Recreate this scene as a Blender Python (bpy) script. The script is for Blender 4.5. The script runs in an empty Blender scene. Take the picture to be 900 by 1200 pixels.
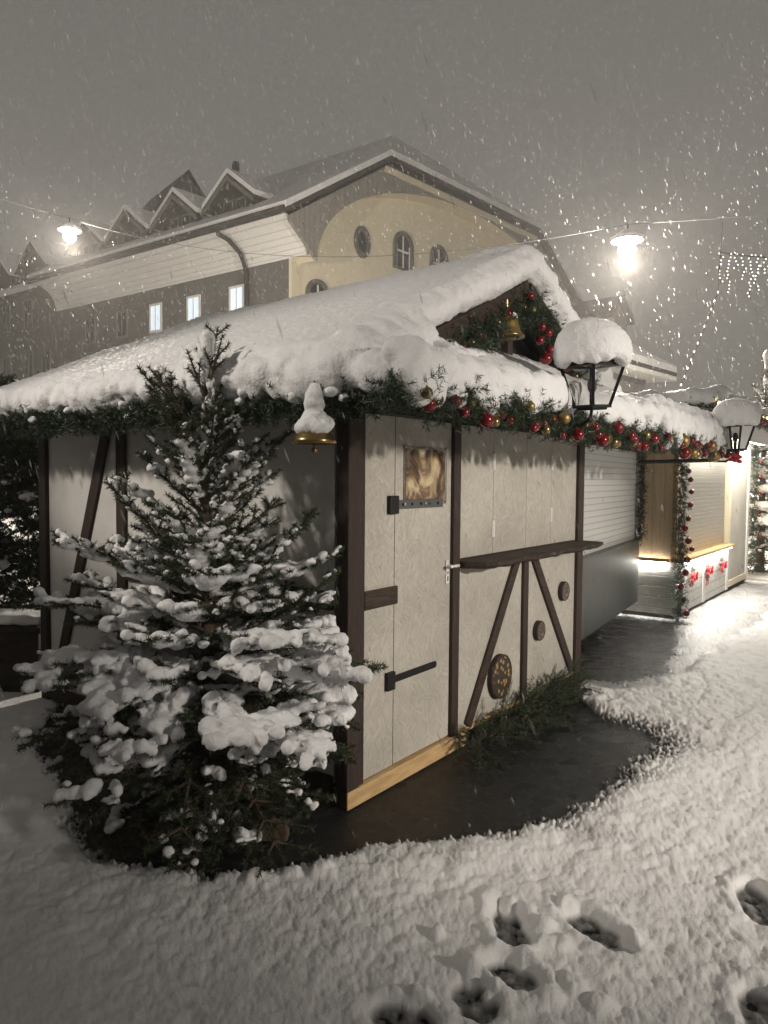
import bpy, math, random
import numpy as np
from mathutils import Vector, Matrix

random.seed(7)
rng = np.random.default_rng(11)
S = bpy.context.scene
COL = S.collection
R_ = math.radians

# ------------------------------------------------------------------ world axes
# camera at (0,0,1.7) looking along +Y; the stalls stand in one row turned by 53.5 degrees
CAM = np.array([0, 0, 1.7])
TH = R_(53.5)
D1 = np.array([math.cos(TH), math.sin(TH), 0])
D2 = np.array([-math.sin(TH), math.cos(TH), 0])
O = np.array([-0.173, 3.735, 0.0])          # front left foot of the market hut


def W(x, y, z=0.0):
    """stall-row coordinates (along the fronts, inwards, up) to world"""
    return O + x * D1 + y * D2 + np.array([0, 0, z])


# ------------------------------------------------------------------ noise
_perm = rng.permutation(512)
_perm = np.concatenate([_perm, _perm, _perm])
_g = rng.normal(size=(512, 3))
_g /= np.linalg.norm(_g, axis=1)[:, None]


def perlin(p):
    p = np.asarray(p, dtype=np.float64)
    i = np.floor(p).astype(np.int64)
    f = p - i
    u = f * f * f * (f * (f * 6 - 15) + 10)
    i &= 511
    out = 0
    for dx in (0, 1):
        wx = u[:, 0] if dx else 1 - u[:, 0]
        for dy in (0, 1):
            wy = u[:, 1] if dy else 1 - u[:, 1]
            for dz in (0, 1):
                wz = u[:, 2] if dz else 1 - u[:, 2]
                h = _perm[_perm[_perm[(i[:, 0] + dx) & 511] + ((i[:, 1] + dy) & 511)] + ((i[:, 2] + dz) & 511)]
                g = _g[h]
                d = f - np.array([dx, dy, dz])
                out = out + wx * wy * wz * np.einsum('ij,ij->i', g, d)
    return out * 1.6


_wr = rng.random((257, 257, 3))


def worley(px, py, cell, seed=0):
    """rounded pebbles: 0 in the joints, up to about 1 on the crowns"""
    gx, gy = px / cell + seed * 17.3, py / cell + seed * 5.1
    ix, iy = np.floor(gx).astype(np.int64), np.floor(gy).astype(np.int64)
    out = np.zeros(px.shape)
    for dx in (-1, 0, 1):
        for dy in (-1, 0, 1):
            r = _wr[(ix + dx) % 257, (iy + dy) % 257]
            d2 = ((gx - ix - dx - r[:, 0]) ** 2 + (gy - iy - dy - r[:, 1]) ** 2) / (.35 + .55 * r[:, 2]) ** 2
            out = np.maximum(out, np.sqrt(np.clip(1 - d2, 0, 1)) * (.35 + .65 * r[:, 2]))
    return out


def sstep(a, b, x):
    t = np.clip((x - a) / (b - a), 0, 1)
    return t * t * (3 - 2 * t)


# ------------------------------------------------------------------ materials
def new_mat(name):
    m = bpy.data.materials.new(name)
    m.use_nodes = True
    nt = m.node_tree
    b = nt.nodes['Principled BSDF']
    return m, nt, b


def mat(name, col, rough=.7, metal=0.0, col2=None, scale=8.0, stretch=(1, 1, 1), bump=0.0, bscale=None, detail=6, spec=.5,
        contrast=(.35, .65), distort=0.0, emit=None, estr=0.0, rough2=None, trans=0.0, alpha=1.0, coat=0.0):
    m, nt, b = new_mat(name)
    N, L = nt.nodes, nt.links
    b.inputs['Base Color'].default_value = (*col, 1)
    b.inputs['Roughness'].default_value = rough
    b.inputs['Metallic'].default_value = metal
    b.inputs['Specular IOR Level'].default_value = spec
    b.inputs['Transmission Weight'].default_value = trans
    b.inputs['Alpha'].default_value = alpha
    b.inputs['Coat Weight'].default_value = coat
    if emit:
        b.inputs['Emission Color'].default_value = (*emit, 1)
        b.inputs['Emission Strength'].default_value = estr
    if col2 is not None or bump or rough2 is not None:
        tc = N.new('ShaderNodeTexCoord')
        mp = N.new('ShaderNodeMapping')
        mp.inputs['Scale'].default_value = stretch
        L.new(tc.outputs['Object'], mp.inputs['Vector'])
        nz = N.new('ShaderNodeTexNoise')
        nz.inputs['Scale'].default_value = scale
        nz.inputs['Detail'].default_value = detail
        nz.inputs['Roughness'].default_value = .6
        nz.inputs['Distortion'].default_value = distort
        L.new(mp.outputs[0], nz.inputs['Vector'])
        if col2 is not None:
            rp = N.new('ShaderNodeValToRGB')
            rp.color_ramp.elements[0].position = contrast[0]
            rp.color_ramp.elements[1].position = contrast[1]
            rp.color_ramp.elements[0].color = (*col, 1)
            rp.color_ramp.elements[1].color = (*col2, 1)
            L.new(nz.outputs['Fac'], rp.inputs[0])
            L.new(rp.outputs[0], b.inputs['Base Color'])
        if rough2 is not None:
            mr = N.new('ShaderNodeMapRange')
            mr.inputs['From Min'].default_value = .3
            mr.inputs['From Max'].default_value = .7
            mr.inputs['To Min'].default_value = rough
            mr.inputs['To Max'].default_value = rough2
            L.new(nz.outputs['Fac'], mr.inputs['Value'])
            L.new(mr.outputs[0], b.inputs['Roughness'])
        if bump:
            src = nz
            if bscale:
                src = N.new('ShaderNodeTexNoise')
                src.inputs['Scale'].default_value = bscale
                src.inputs['Detail'].default_value = 5
                L.new(mp.outputs[0], src.inputs['Vector'])
            bp = N.new('ShaderNodeBump')
            bp.inputs['Strength'].default_value = bump
            bp.inputs['Distance'].default_value = .02
            L.new(src.outputs['Fac'], bp.inputs['Height'])
            L.new(bp.outputs[0], b.inputs['Normal'])
    return m


def stripes(m, axis, freq, depth, dark=.7, thin=.12):
    """ribs across one object axis: sawtooth relief and darker joints (slats, boards, cladding)"""
    nt = m.node_tree
    N, L = nt.nodes, nt.links
    b = N['Principled BSDF']
    tc = N.new('ShaderNodeTexCoord')
    wv = N.new('ShaderNodeTexWave')
    wv.wave_type = 'BANDS'
    wv.bands_direction = axis
    wv.wave_profile = 'SAW'
    wv.inputs['Scale'].default_value = freq
    L.new(tc.outputs['Object'], wv.inputs['Vector'])
    bp = N.new('ShaderNodeBump')
    bp.inputs['Strength'].default_value = 1
    bp.inputs['Distance'].default_value = depth
    L.new(wv.outputs['Fac'], bp.inputs['Height'])
    if b.inputs['Normal'].links:
        L.new(b.inputs['Normal'].links[0].from_socket, bp.inputs['Normal'])
    L.new(bp.outputs[0], b.inputs['Normal'])
    rp = N.new('ShaderNodeValToRGB')
    e = rp.color_ramp.elements
    e[0].position, e[0].color = 0, (dark, dark, dark, 1)
    e[1].position, e[1].color = thin, (1, 1, 1, 1)
    L.new(wv.outputs['Fac'], rp.inputs[0])
    mx = N.new('ShaderNodeMix')
    mx.data_type = 'RGBA'
    mx.blend_type = 'MULTIPLY'
    mx.inputs['Factor'].default_value = 1
    bc = b.inputs['Base Color']
    if bc.links:
        L.new(bc.links[0].from_socket, mx.inputs['A'])
    else:
        mx.inputs['A'].default_value = bc.default_value[:]
    L.new(rp.outputs[0], mx.inputs['B'])
    L.new(mx.outputs['Result'], bc)
    return m


M = {}
M['snow'] = mat('snow', (.80, .80, .81), .62, bump=.35, scale=60, bscale=70, spec=.3)
M['snow_ground'] = mat('snow_ground', (.74, .73, .72), .5, col2=(.82, .82, .82), scale=9, bump=.25, bscale=110, spec=.4)
M['far_snow'] = mat('far_snow', (.6, .6, .61), .8, col2=(.74, .74, .75), scale=.7, spec=.2)
M['asphalt'] = mat('asphalt', (.007, .007, .007), .16, col2=(.014, .0135, .013), scale=7, bump=.9, bscale=190, rough2=.40, spec=.26, detail=9, contrast=(.2, .8))
M['plaster'] = mat('plaster', (.60, .585, .555), .75, col2=(.72, .705, .67), scale=2.6, bump=.12, bscale=35)
M['timber'] = mat('timber', (.018, .011, .008), .75, col2=(.055, .032, .021), scale=5, stretch=(9, 9, .8), bump=.5, contrast=(.35, .75), distort=1.5)
M['timber_h'] = mat('timber_h', (.018, .011, .008), .72, col2=(.062, .036, .023), scale=5, stretch=(.9, 9, 9), bump=.5, contrast=(.35, .75), distort=1.5)
M['dark_wood'] = mat('dark_wood', (.02, .015, .012), .8, col2=(.04, .03, .024), scale=12, stretch=(1, 1, 3), bump=.3)
M['pine'] = mat('pine', (.42, .27, .12), .6, col2=(.62, .43, .22), scale=6, stretch=(.8, 9, 9), bump=.1, distort=1.0)
M['pine_wall'] = stripes(mat('pine_wall', (.55, .41, .25), .6, col2=(.68, .53, .35), scale=4, stretch=(7, 7, .7), bump=.1, distort=1.0), 'Y', 2.2, .012)
M['iron'] = mat('iron', (.028, .028, .03), .5, .7, bump=.15, scale=60)
M['steel_strap'] = mat('steel_strap', (.16, .16, .16), .5, .75, bump=.1, scale=50)
M['chrome'] = mat('chrome', (.75, .74, .72), .28, .9)
M['zinc'] = mat('zinc', (.78, .78, .77), .4, .35)
M['white_paint'] = mat('white_paint', (.78, .77, .74), .5)
M['lantern'] = mat('lantern', (.012, .012, .012), .45, .5, bump=.1, scale=80)
M['glass'] = mat('glass', (.9, .92, .9), .12, trans=.95, spec=.5)
M['needle'] = mat('needle', (.018, .034, .014), .6, col2=(.045, .07, .028), scale=6)
M['needle_garland'] = mat('needle_garland', (.014, .03, .014), .5, col2=(.04, .065, .03), scale=9)
M['bark'] = mat('bark', (.05, .032, .02), .9, col2=(.11, .075, .05), scale=25, bump=.6)
M['red'] = mat('red_bauble', (.17, .006, .009), .22, .35, coat=.25)
M['red_matt'] = mat('red_matt', (.14, .007, .010), .4, .2)
M['gold'] = mat('gold_bauble', (.27, .19, .08), .28, .85)
M['gold_matt'] = mat('gold_matt', (.30, .21, .075), .42, .75, bump=.1, scale=20)
M['ribbon'] = mat('ribbon', (.55, .02, .03), .45, bump=.2, scale=40)
M['shutter'] = stripes(mat('shutter', (.66, .66, .64), .45), 'Z', 5.2, .03, .55, .22)
M['shutter_b'] = stripes(mat('shutter_beige', (.58, .56, .51), .5), 'Z', 6.0, .03, .55, .22)
M['steel'] = mat('steel', (.05, .052, .052), .42, .45, col2=(.11, .115, .11), scale=4, stretch=(6, 6, .4), rough2=.5)
M['white_board'] = stripes(mat('white_board', (.62, .6, .55), .6, col2=(.78, .77, .73), scale=5, stretch=(1.5, 1.5, 8), contrast=(.4, .6), bump=.2), 'Z', 2.4, .03, .45, .14)
M['soffit'] = stripes(mat('soffit', (.78, .77, .74), .6), 'Z', 1.1, .10, .62, .2)
M['wall_grey'] = mat('wall_grey', (.115, .112, .105), .9, col2=(.16, .155, .145), scale=.8)
M['wall_yellow'] = mat('wall_yellow', (.72, .655, .50), .85, col2=(.77, .70, .55), scale=.5)
M['board_grey'] = stripes(mat('board_grey', (.20, .19, .17), .85, col2=(.25, .235, .21), scale=1.5, stretch=(6, 6, .3)), 'X', 1.3, .03, .6, .2)
M['stone'] = mat('stone', (.10, .095, .085), .85, col2=(.15, .14, .125), scale=2)
M['cream'] = mat('cream', (.66, .59, .44), .7)
M['pane_dark'] = mat('pane_dark', (.03, .033, .035), .12, spec=.6)
M['pane_lit'] = mat('pane_lit', (.6, .65, .7), .3, emit=(.72, .88, 1.0), estr=.75)
M['roof_dark'] = mat('roof_dark', (.03, .028, .026), .8)
M['wire'] = mat('wire', (.06, .06, .06), .8)
M['lamp_glow'] = mat('lamp_glow', (1, .9, .7), .4, emit=(1, .86, .62), estr=90)
M['fairy'] = mat('fairy', (1, .9, .7), .4, emit=(1, .9, .74), estr=3.2)
M['tube_light'] = mat('tube_light', (1, 1, 1), .4, emit=(1, .96, .88), estr=22)
M['led'] = mat('led', (1, 1, 1), .4, emit=(1, .98, .93), estr=34)
M['yellow_fairy'] = mat('yellow_fairy', (1, .85, .4), .4, emit=(1, .82, .35), estr=9)
M['flake'] = mat('flake', (.8, .8, .8), .8, alpha=.20)
M['black_gap'] = mat('black_gap', (.008, .008, .008), .9)
M['ground_dark'] = mat('ground_dark', (.012, .011, .010), .9)
M['fabric_dark'] = mat('fabric_dark', (.02, .018, .015), .9, bump=.2, scale=20)


def soak(m):
    nt = m.node_tree
    N, L = nt.nodes, nt.links
    b = N['Principled BSDF']
    at = N.new('ShaderNodeAttribute')
    at.attribute_name = 'depth'
    rp = N.new('ShaderNodeValToRGB')
    rp.color_ramp.elements[0].position = .001
    rp.color_ramp.elements[0].color = (.085, .085, .085, 1)
    rp.color_ramp.elements[1].position = .024
    rp.color_ramp.elements[1].color = (1, 1, 1, 1)
    L.new(at.outputs['Fac'], rp.inputs[0])
    mx = N.new('ShaderNodeMix')
    mx.data_type = 'RGBA'
    mx.blend_type = 'MULTIPLY'
    mx.inputs['Factor'].default_value = 1
    L.new(b.inputs['Base Color'].links[0].from_socket, mx.inputs['A'])
    L.new(rp.outputs[0], mx.inputs['B'])
    L.new(mx.outputs['Result'], b.inputs['Base Color'])
    mr = N.new('ShaderNodeMapRange')
    mr.inputs['From Max'].default_value = .02
    mr.inputs['To Min'].default_value = .22
    mr.inputs['To Max'].default_value = .55
    L.new(at.outputs['Fac'], mr.inputs['Value'])
    L.new(mr.outputs[0], b.inputs['Roughness'])


soak(M['snow_ground'])


def osb():
    m, nt, b = new_mat('chipboard')
    N, L = nt.nodes, nt.links
    tc = N.new('ShaderNodeTexCoord')
    prev = None
    for k, (vs, sc) in enumerate(((11.0, 46), (16.0, 58))):
        vo = N.new('ShaderNodeTexVoronoi')
        vo.inputs['Scale'].default_value = vs
        dn = N.new('ShaderNodeTexNoise')
        dn.inputs['Scale'].default_value = 7
        L.new(tc.outputs['Object'], dn.inputs['Vector'])
        ad = N.new('ShaderNodeVectorMath')
        ad.operation = 'MULTIPLY_ADD'
        ad.inputs[1].default_value = (.05, .05, .05)
        L.new(dn.outputs['Color'], ad.inputs[0])
        L.new(tc.outputs['Object'], ad.inputs[2])
        L.new(ad.outputs[0], vo.inputs['Vector'])
        sx = N.new('ShaderNodeSeparateColor')
        L.new(vo.outputs['Color'], sx.inputs[0])
        an = N.new('ShaderNodeMath')
        an.operation = 'MULTIPLY_ADD'
        an.inputs[1].default_value = 2.6
        an.inputs[2].default_value = .3
        L.new(sx.outputs[0], an.inputs[0])
        vr = N.new('ShaderNodeVectorRotate')
        vr.rotation_type = 'Y_AXIS'
        L.new(tc.outputs['Object'], vr.inputs['Vector'])
        L.new(an.outputs[0], vr.inputs['Angle'])
        mp = N.new('ShaderNodeMapping')
        mp.inputs['Scale'].default_value = (5, 5, sc)
        mp.inputs['Location'].default_value = (k * 3.1, k, k * 1.7)
        L.new(vr.outputs[0], mp.inputs['Vector'])
        nz = N.new('ShaderNodeTexNoise')
        nz.inputs['Scale'].default_value = 1.3
        nz.inputs['Detail'].default_value = 4
        nz.inputs['Distortion'].default_value = .15
        L.new(mp.outputs[0], nz.inputs['Vector'])
        if prev is None:
            prev = nz.outputs['Fac']
        else:
            mx = N.new('ShaderNodeMath')
            mx.operation = 'MAXIMUM'
            L.new(prev, mx.inputs[0])
            L.new(nz.outputs['Fac'], mx.inputs[1])
            prev = mx.outputs[0]
    rp = N.new('ShaderNodeValToRGB')
    rp.color_ramp.elements[0].position = .42
    rp.color_ramp.elements[0].color = (.385, .36, .315, 1)
    rp.color_ramp.elements[1].position = .74
    rp.color_ramp.elements[1].color = (.54, .51, .455, 1)
    L.new(prev, rp.inputs[0])
    # broad uneven weathering
    n2 = N.new('ShaderNodeTexNoise')
    n2.inputs['Scale'].default_value = 1.7
    n2.inputs['Detail'].default_value = 5
    L.new(tc.outputs['Object'], n2.inputs['Vector'])
    mr = N.new('ShaderNodeMapRange')
    mr.inputs['From Min'].default_value = .3
    mr.inputs['From Max'].default_value = .7
    mr.inputs['To Min'].default_value = .8
    mr.inputs['To Max'].default_value = 1.08
    L.new(n2.outputs['Fac'], mr.inputs['Value'])
    mul = N.new('ShaderNodeVectorMath')
    mul.operation = 'SCALE'
    L.new(rp.outputs[0], mul.inputs[0])
    L.new(mr.outputs[0], mul.inputs['Scale'])
    L.new(mul.outputs[0], b.inputs['Base Color'])
    b.inputs['Roughness'].default_value = .6
    bp = N.new('ShaderNodeBump')
    bp.inputs['Strength'].default_value = .25
    bp.inputs['Distance'].default_value = .006
    L.new(prev, bp.inputs['Height'])
    L.new(bp.outputs[0], b.inputs['Normal'])
    return m


M['osb'] = osb()


def window_film():
    m, nt, b = new_mat('door_pane')
    N, L = nt.nodes, nt.links
    tc = N.new('ShaderNodeTexCoord')
    nz = N.new('ShaderNodeTexNoise')
    nz.inputs['Scale'].default_value = 5.5
    nz.inputs['Detail'].default_value = 3
    nz.inputs['Distortion'].default_value = 1.5
    L.new(tc.outputs['Object'], nz.inputs['Vector'])
    rp = N.new('ShaderNodeValToRGB')
    e = rp.color_ramp.elements
    e[0].position, e[0].color = .36, (.045, .026, .015, 1)
    e[1].position, e[1].color = .66, (.62, .49, .30, 1)
    x = e.new(.5)
    x.color = (.20, .125, .07, 1)
    L.new(nz.outputs['Fac'], rp.inputs[0])
    L.new(rp.outputs[0], b.inputs['Base Color'])
    b.inputs['Roughness'].default_value = .14
    b.inputs['Coat Weight'].default_value = 1
    bp = N.new('ShaderNodeBump')
    bp.inputs['Strength'].default_value = .6
    bp.inputs['Distance'].default_value = .03
    L.new(nz.outputs['Fac'], bp.inputs['Height'])
    L.new(bp.outputs[0], b.inputs['Normal'])
    L.new(bp.outputs[0], b.inputs['Coat Normal'])
    return m


M['door_pane'] = window_film()


def spotted():
    m, nt, b = new_mat('spotted_disc')
    N, L = nt.nodes, nt.links
    tc = N.new('ShaderNodeTexCoord')
    vo = N.new('ShaderNodeTexVoronoi')
    vo.inputs['Scale'].default_value = 24
    L.new(tc.outputs['Object'], vo.inputs['Vector'])
    rp = N.new('ShaderNodeValToRGB')
    rp.color_ramp.elements[0].position = .30
    rp.color_ramp.elements[0].color = (.36, .22, .09, 1)
    rp.color_ramp.elements[1].position = .36
    rp.color_ramp.elements[1].color = (.045, .033, .026, 1)
    L.new(vo.outputs['Distance'], rp.inputs[0])
    L.new(rp.outputs[0], b.inputs['Base Color'])
    b.inputs['Roughness'].default_value = .5
    return m


M['spotted'] = spotted()


# ------------------------------------------------------------------ mesh builder
class MB:
    def __init__(s):
        s.v, s.f, s.n = [], [], 0

    def add(s, v, f):
        v = np.asarray(v, float).reshape(-1, 3)
        s.v.append(v)
        n = s.n
        s.f.extend([[i + n for i in q] for q in f])
        s.n += len(v)
        return s

    def box(s, x0, x1, y0, y1, z0, z1):
        v = [(x, y, z) for x in (x0, x1) for y in (y0, y1) for z in (z0, z1)]
        return s.add(v, [(0, 1, 3, 2), (4, 6, 7, 5), (0, 4, 5, 1), (2, 3, 7, 6), (0, 2, 6, 4), (1, 5, 7, 3)])

    def beam(s, p, q, w, h, up=(0, 0, 1)):
        p, q = np.array(p, float), np.array(q, float)
        d = (q - p) / np.linalg.norm(q - p)
        a = np.cross(d, np.array(up, float))
        a /= np.linalg.norm(a)
        b = np.cross(a, d)
        v = []
        for e in (p, q):
            for sa, sb in ((-1, -1), (1, -1), (1, 1), (-1, 1)):
                v.append(e + a * sa * w / 2 + b * sb * h / 2)
        return s.add(v, [(3, 2, 1, 0), (4, 5, 6, 7), (0, 1, 5, 4), (1, 2, 6, 5), (2, 3, 7, 6), (3, 0, 4, 7)])

    def prism(s, pts, ext):
        pts = np.array(pts, float)
        n = len(pts)
        v = np.concatenate([pts, pts + np.array(ext, float)])
        f = [tuple(range(n - 1, -1, -1)), tuple(range(n, 2 * n))] + [(i, (i + 1) % n, n + (i + 1) % n, n + i) for i in range(n)]
        return s.add(v, f)

    def tube(s, pts, r, k=8, cap=True):
        pts = np.array(pts, float)
        n = len(pts)
        rr = np.full(n, r, float) if np.isscalar(r) else np.array(r, float)
        v = []
        for i in range(n):
            d = pts[min(i + 1, n - 1)] - pts[max(i - 1, 0)]
            d /= np.linalg.norm(d) + 1e-9
            ref = np.array([0, 0, 1.]) if abs(d[2]) < .9 else np.array([1., 0, 0])
            a = np.cross(d, ref)
            a /= np.linalg.norm(a)
            b = np.cross(d, a)
            for j in range(k):
                t = 2 * math.pi * j / k
                v.append(pts[i] + rr[i] * (math.cos(t) * a + math.sin(t) * b))
        f = [(i * k + j, i * k + (j + 1) % k, (i + 1) * k + (j + 1) % k, (i + 1) * k + j) for i in range(n - 1) for j in range(k)]
        if cap:
            f += [tuple(range(k - 1, -1, -1)), tuple((n - 1) * k + j for j in range(k))]
        return s.add(v, f)

    def lathe(s, prof, c=(0, 0, 0), k=20, axis=None):
        """prof: (radius, height) pairs round the z axis"""
        v = []
        for r, z in prof:
            for j in range(k):
                t = 2 * math.pi * j / k
                v.append((r * math.cos(t), r * math.sin(t), z))
        v = np.array(v)
        if axis is not None:
            q = Vector((0, 0, 1)).rotation_difference(Vector(axis)).to_matrix()
            v = v @ np.array(q).T
        v = v + np.array(c)
        n = len(prof)
        f = [(i * k + j, i * k + (j + 1) % k, (i + 1) * k + (j + 1) % k, (i + 1) * k + j) for i in range(n - 1) for j in range(k)]
        f += [tuple(range(k - 1, -1, -1)), tuple((n - 1) * k + j for j in range(k))]
        return s.add(v, f)

    def ball(s, c, r, sc=(1, 1, 1), k=10, m=7):
        prof = [(max(r * math.sin(math.pi * i / m), r * .02), -r * math.cos(math.pi * i / m)) for i in range(m + 1)]
        b = MB().lathe(prof, k=k)
        v = np.concatenate(b.v) * np.array(sc) + np.array(c)
        return s.add(v, b.f)

    def mapped(s, fn):
        s.v = [np.array([fn(*p) for p in np.concatenate(s.v)])] if s.v else []
        return s

    def mesh(s, name):
        me = bpy.data.meshes.new(name)
        v = np.concatenate(s.v) if s.v else np.zeros((0, 3))
        me.from_pydata(v.tolist(), [], s.f)
        me.update()
        return me

    def build(s, name, material, parent=None, off=(0, 0, 0), smooth=False, bevel=0.0):
        if s.v:
            s.v = [np.concatenate(s.v) - np.array(off)]
        return link(name, s.mesh(name), material, parent, smooth, bevel)


def link(name, me, material, parent=None, smooth=False, bevel=0.0):
    o = bpy.data.objects.new(name, me)
    COL.objects.link(o)
    if material is not None:
        me.materials.append(material)
    if smooth:
        me.shade_smooth()
    if parent is not None:
        o.parent = parent
    if bevel:
        b = o.modifiers.new('bevel', 'BEVEL')
        b.width = bevel
        b.segments = 2
        b.limit_method = 'ANGLE'
    return o


def fast_mesh(name, v, f):
    """uniform polygons from arrays"""
    me = bpy.data.meshes.new(name)
    v = np.asarray(v, np.float32)
    f = np.asarray(f, np.int32)
    k = f.shape[1]
    me.vertices.add(len(v))
    me.vertices.foreach_set('co', v.ravel())
    me.loops.add(f.size)
    me.loops.foreach_set('vertex_index', f.ravel())
    me.polygons.add(len(f))
    me.polygons.foreach_set('loop_start', np.arange(0, f.size, k, dtype=np.int32))
    me.update(calc_edges=True)
    me.validate()
    return me


def empty(name, label, cat, loc=(0, 0, 0), rotz=0.0, group=None):
    o = bpy.data.objects.new(name, None)
    COL.objects.link(o)
    o.location = loc
    o.rotation_euler = (0, 0, rotz)
    return tag(o, label, cat, group)


def tag(o, label, cat, group=None):
    o['label'] = label
    o['category'] = cat
    if group:
        o['group'] = group
    return o


def structure(o, kind='structure'):
    o['kind'] = kind
    return o


def snow_from(name, mb, voxel, smooth=8, amp=.02, freq=6.0, amp2=.006, freq2=25.0, parent=None, off=(0, 0, 0), material=None):
    """melts rough lumps and slabs together into one soft snow body"""
    me = mb.mesh('rough_snow')
    o = bpy.data.objects.new('rough_snow', me)
    COL.objects.link(o)
    r = o.modifiers.new('r', 'REMESH')
    r.mode = 'VOXEL'
    r.voxel_size = voxel
    sm = o.modifiers.new('s', 'SMOOTH')
    sm.iterations = smooth
    sm.factor = .5
    dg = bpy.context.evaluated_depsgraph_get()
    ev = o.evaluated_get(dg)
    out = bpy.data.meshes.new_from_object(ev)
    bpy.data.objects.remove(o)
    bpy.data.meshes.remove(me)
    n = len(out.vertices)
    co = np.empty(n * 3, np.float32)
    no = np.empty(n * 3, np.float32)
    out.vertices.foreach_get('co', co)
    out.vertex_normals.foreach_get('vector', no)
    co = co.reshape(-1, 3)
    no = no.reshape(-1, 3)
    d = amp * perlin(co * freq) + amp2 * np.abs(perlin(co * freq2 + 7.3)) * 1.5
    co = co + no * d[:, None] - np.array(off, np.float32)
    out.vertices.foreach_set('co', co.astype(np.float32).ravel())
    out.update()
    out.name = name
    out.materials.clear()
    return link(name, out, material or M['snow'], parent, smooth=True)


# ------------------------------------------------------------------ needles
def needles(segs, per_m, length, width, spread=.95, jitter=.25, updown=None):
    """segs: (n,2,3) twig pieces -> thin triangles standing out round each twig"""
    segs = np.asarray(segs, float)
    d = segs[:, 1] - segs[:, 0]
    ln = np.linalg.norm(d, axis=1)
    cnt = np.maximum((ln * per_m).astype(int), 1)
    idx = np.repeat(np.arange(len(segs)), cnt)
    t = rng.random(len(idx))
    p = segs[idx, 0] + d[idx] * t[:, None]
    ax = d[idx] / (ln[idx][:, None] + 1e-9)
    r = rng.normal(size=(len(idx), 3))
    r -= ax * np.sum(r * ax, axis=1)[:, None]
    r /= np.linalg.norm(r, axis=1)[:, None] + 1e-9
    dirs = r * spread + ax * (.55 + jitter * rng.normal(size=(len(idx), 1)))
    dirs /= np.linalg.norm(dirs, axis=1)[:, None]
    L = length * (.7 + .6 * rng.random((len(idx), 1)))
    side = np.cross(dirs, rng.normal(size=(len(idx), 3)))
    side /= np.linalg.norm(side, axis=1)[:, None] + 1e-9
    v = np.stack([p - side * width / 2, p + side * width / 2, p + dirs * L], axis=1).reshape(-1, 3)
    f = np.arange(len(v)).reshape(-1, 3)
    return v, f


def sprig_segs(path, n, rad, length, down=.2, out=None):
    """short twigs standing off a garland's core"""
    path = np.asarray(path, float)
    cum = np.concatenate([[0], np.cumsum(np.linalg.norm(np.diff(path, axis=0), axis=1))])
    t = rng.random(n) * cum[-1]
    p = np.stack([np.interp(t, cum, path[:, i]) for i in range(3)], axis=1)
    dr = rng.normal(size=(n, 3))
    dr[:, 2] -= down
    if out is not None:
        dr += np.array(out)
    dr /= np.linalg.norm(dr, axis=1)[:, None]
    a = p + dr * rad * .2
    b = p + dr * (rad + length * rng.random((n, 1)))
    return np.stack([a, b], axis=1)


def garland_mesh(name, path, n, rad, length, per_m=260, nl=.028, nw=.004, down=.2, out=None, parent=None, off=(0, 0, 0), material=None):
    segs = sprig_segs(path, n, rad, length, down, out)
    v, f = needles(segs, per_m, nl, nw)
    return link(name, fast_mesh(name, v - np.array(off), f), material or M['needle_garland'], parent)


# bauble meshes shared by every bauble
def bauble_mesh(m):
    b = MB().ball((0, 0, 0), 1.0, k=20, m=14)
    b.lathe([(.22, .95), (.22, 1.18), (.12, 1.2)], k=10)
    me = b.mesh('bauble')
    me.materials.append(m)
    me.shade_smooth()
    return me


BAUBLE = {k: bauble_mesh(M[k]) for k in ('red', 'red_matt', 'gold', 'gold_matt')}


def bauble(kind, p, r, parent, off=(0, 0, 0)):
    o = bpy.data.objects.new('bauble', BAUBLE[kind])
    COL.objects.link(o)
    o.parent = parent
    o.location = np.array(p) - np.array(off)
    o.scale = (r, r, r)
    o.rotation_euler = (random.uniform(-.3, .3), random.uniform(-.3, .3), random.uniform(0, 6))
    return o


# ================================================================== GROUND
def seg_dist(px, py, poly):
    poly = np.asarray(poly, float)
    d = np.full(px.shape, 1e9)
    inside = np.zeros(px.shape, bool)
    n = len(poly)
    for i in range(n):
        a, b = poly[i], poly[(i + 1) % n]
        e = b - a
        t = np.clip(((px - a[0]) * e[0] + (py - a[1]) * e[1]) / (e @ e), 0, 1)
        d = np.minimum(d, np.hypot(px - a[0] - t * e[0], py - a[1] - t * e[1]))
        c = ((a[1] > py) != (b[1] > py))
        with np.errstate(divide='ignore', invalid='ignore'):
            xi = a[0] + (py - a[1]) * e[0] / (e[1] if e[1] else 1e-9)
        inside ^= c & (px < xi)
    return np.where(inside, -d, d)


PATCH = [(-2.28, 4.78), (-1.75, 3.95), (-1.5, 3.5), (-1.23, 3.12), (-.94, 3.06), (-.77, 3.03), (-.54, 3.08), (-.33, 3.16), (-.1, 3.27), (.29, 3.38),
         (.61, 3.42), (.99, 3.62), (1.35, 3.93), (1.75, 4.35), (1.98, 4.68), (1.95, 5.0), (1.68, 5.24), (1.5, 5.6), (1.62, 6.3), (1.3, 7.0), (-1, 7.5), (-2.5, 6)]
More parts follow.
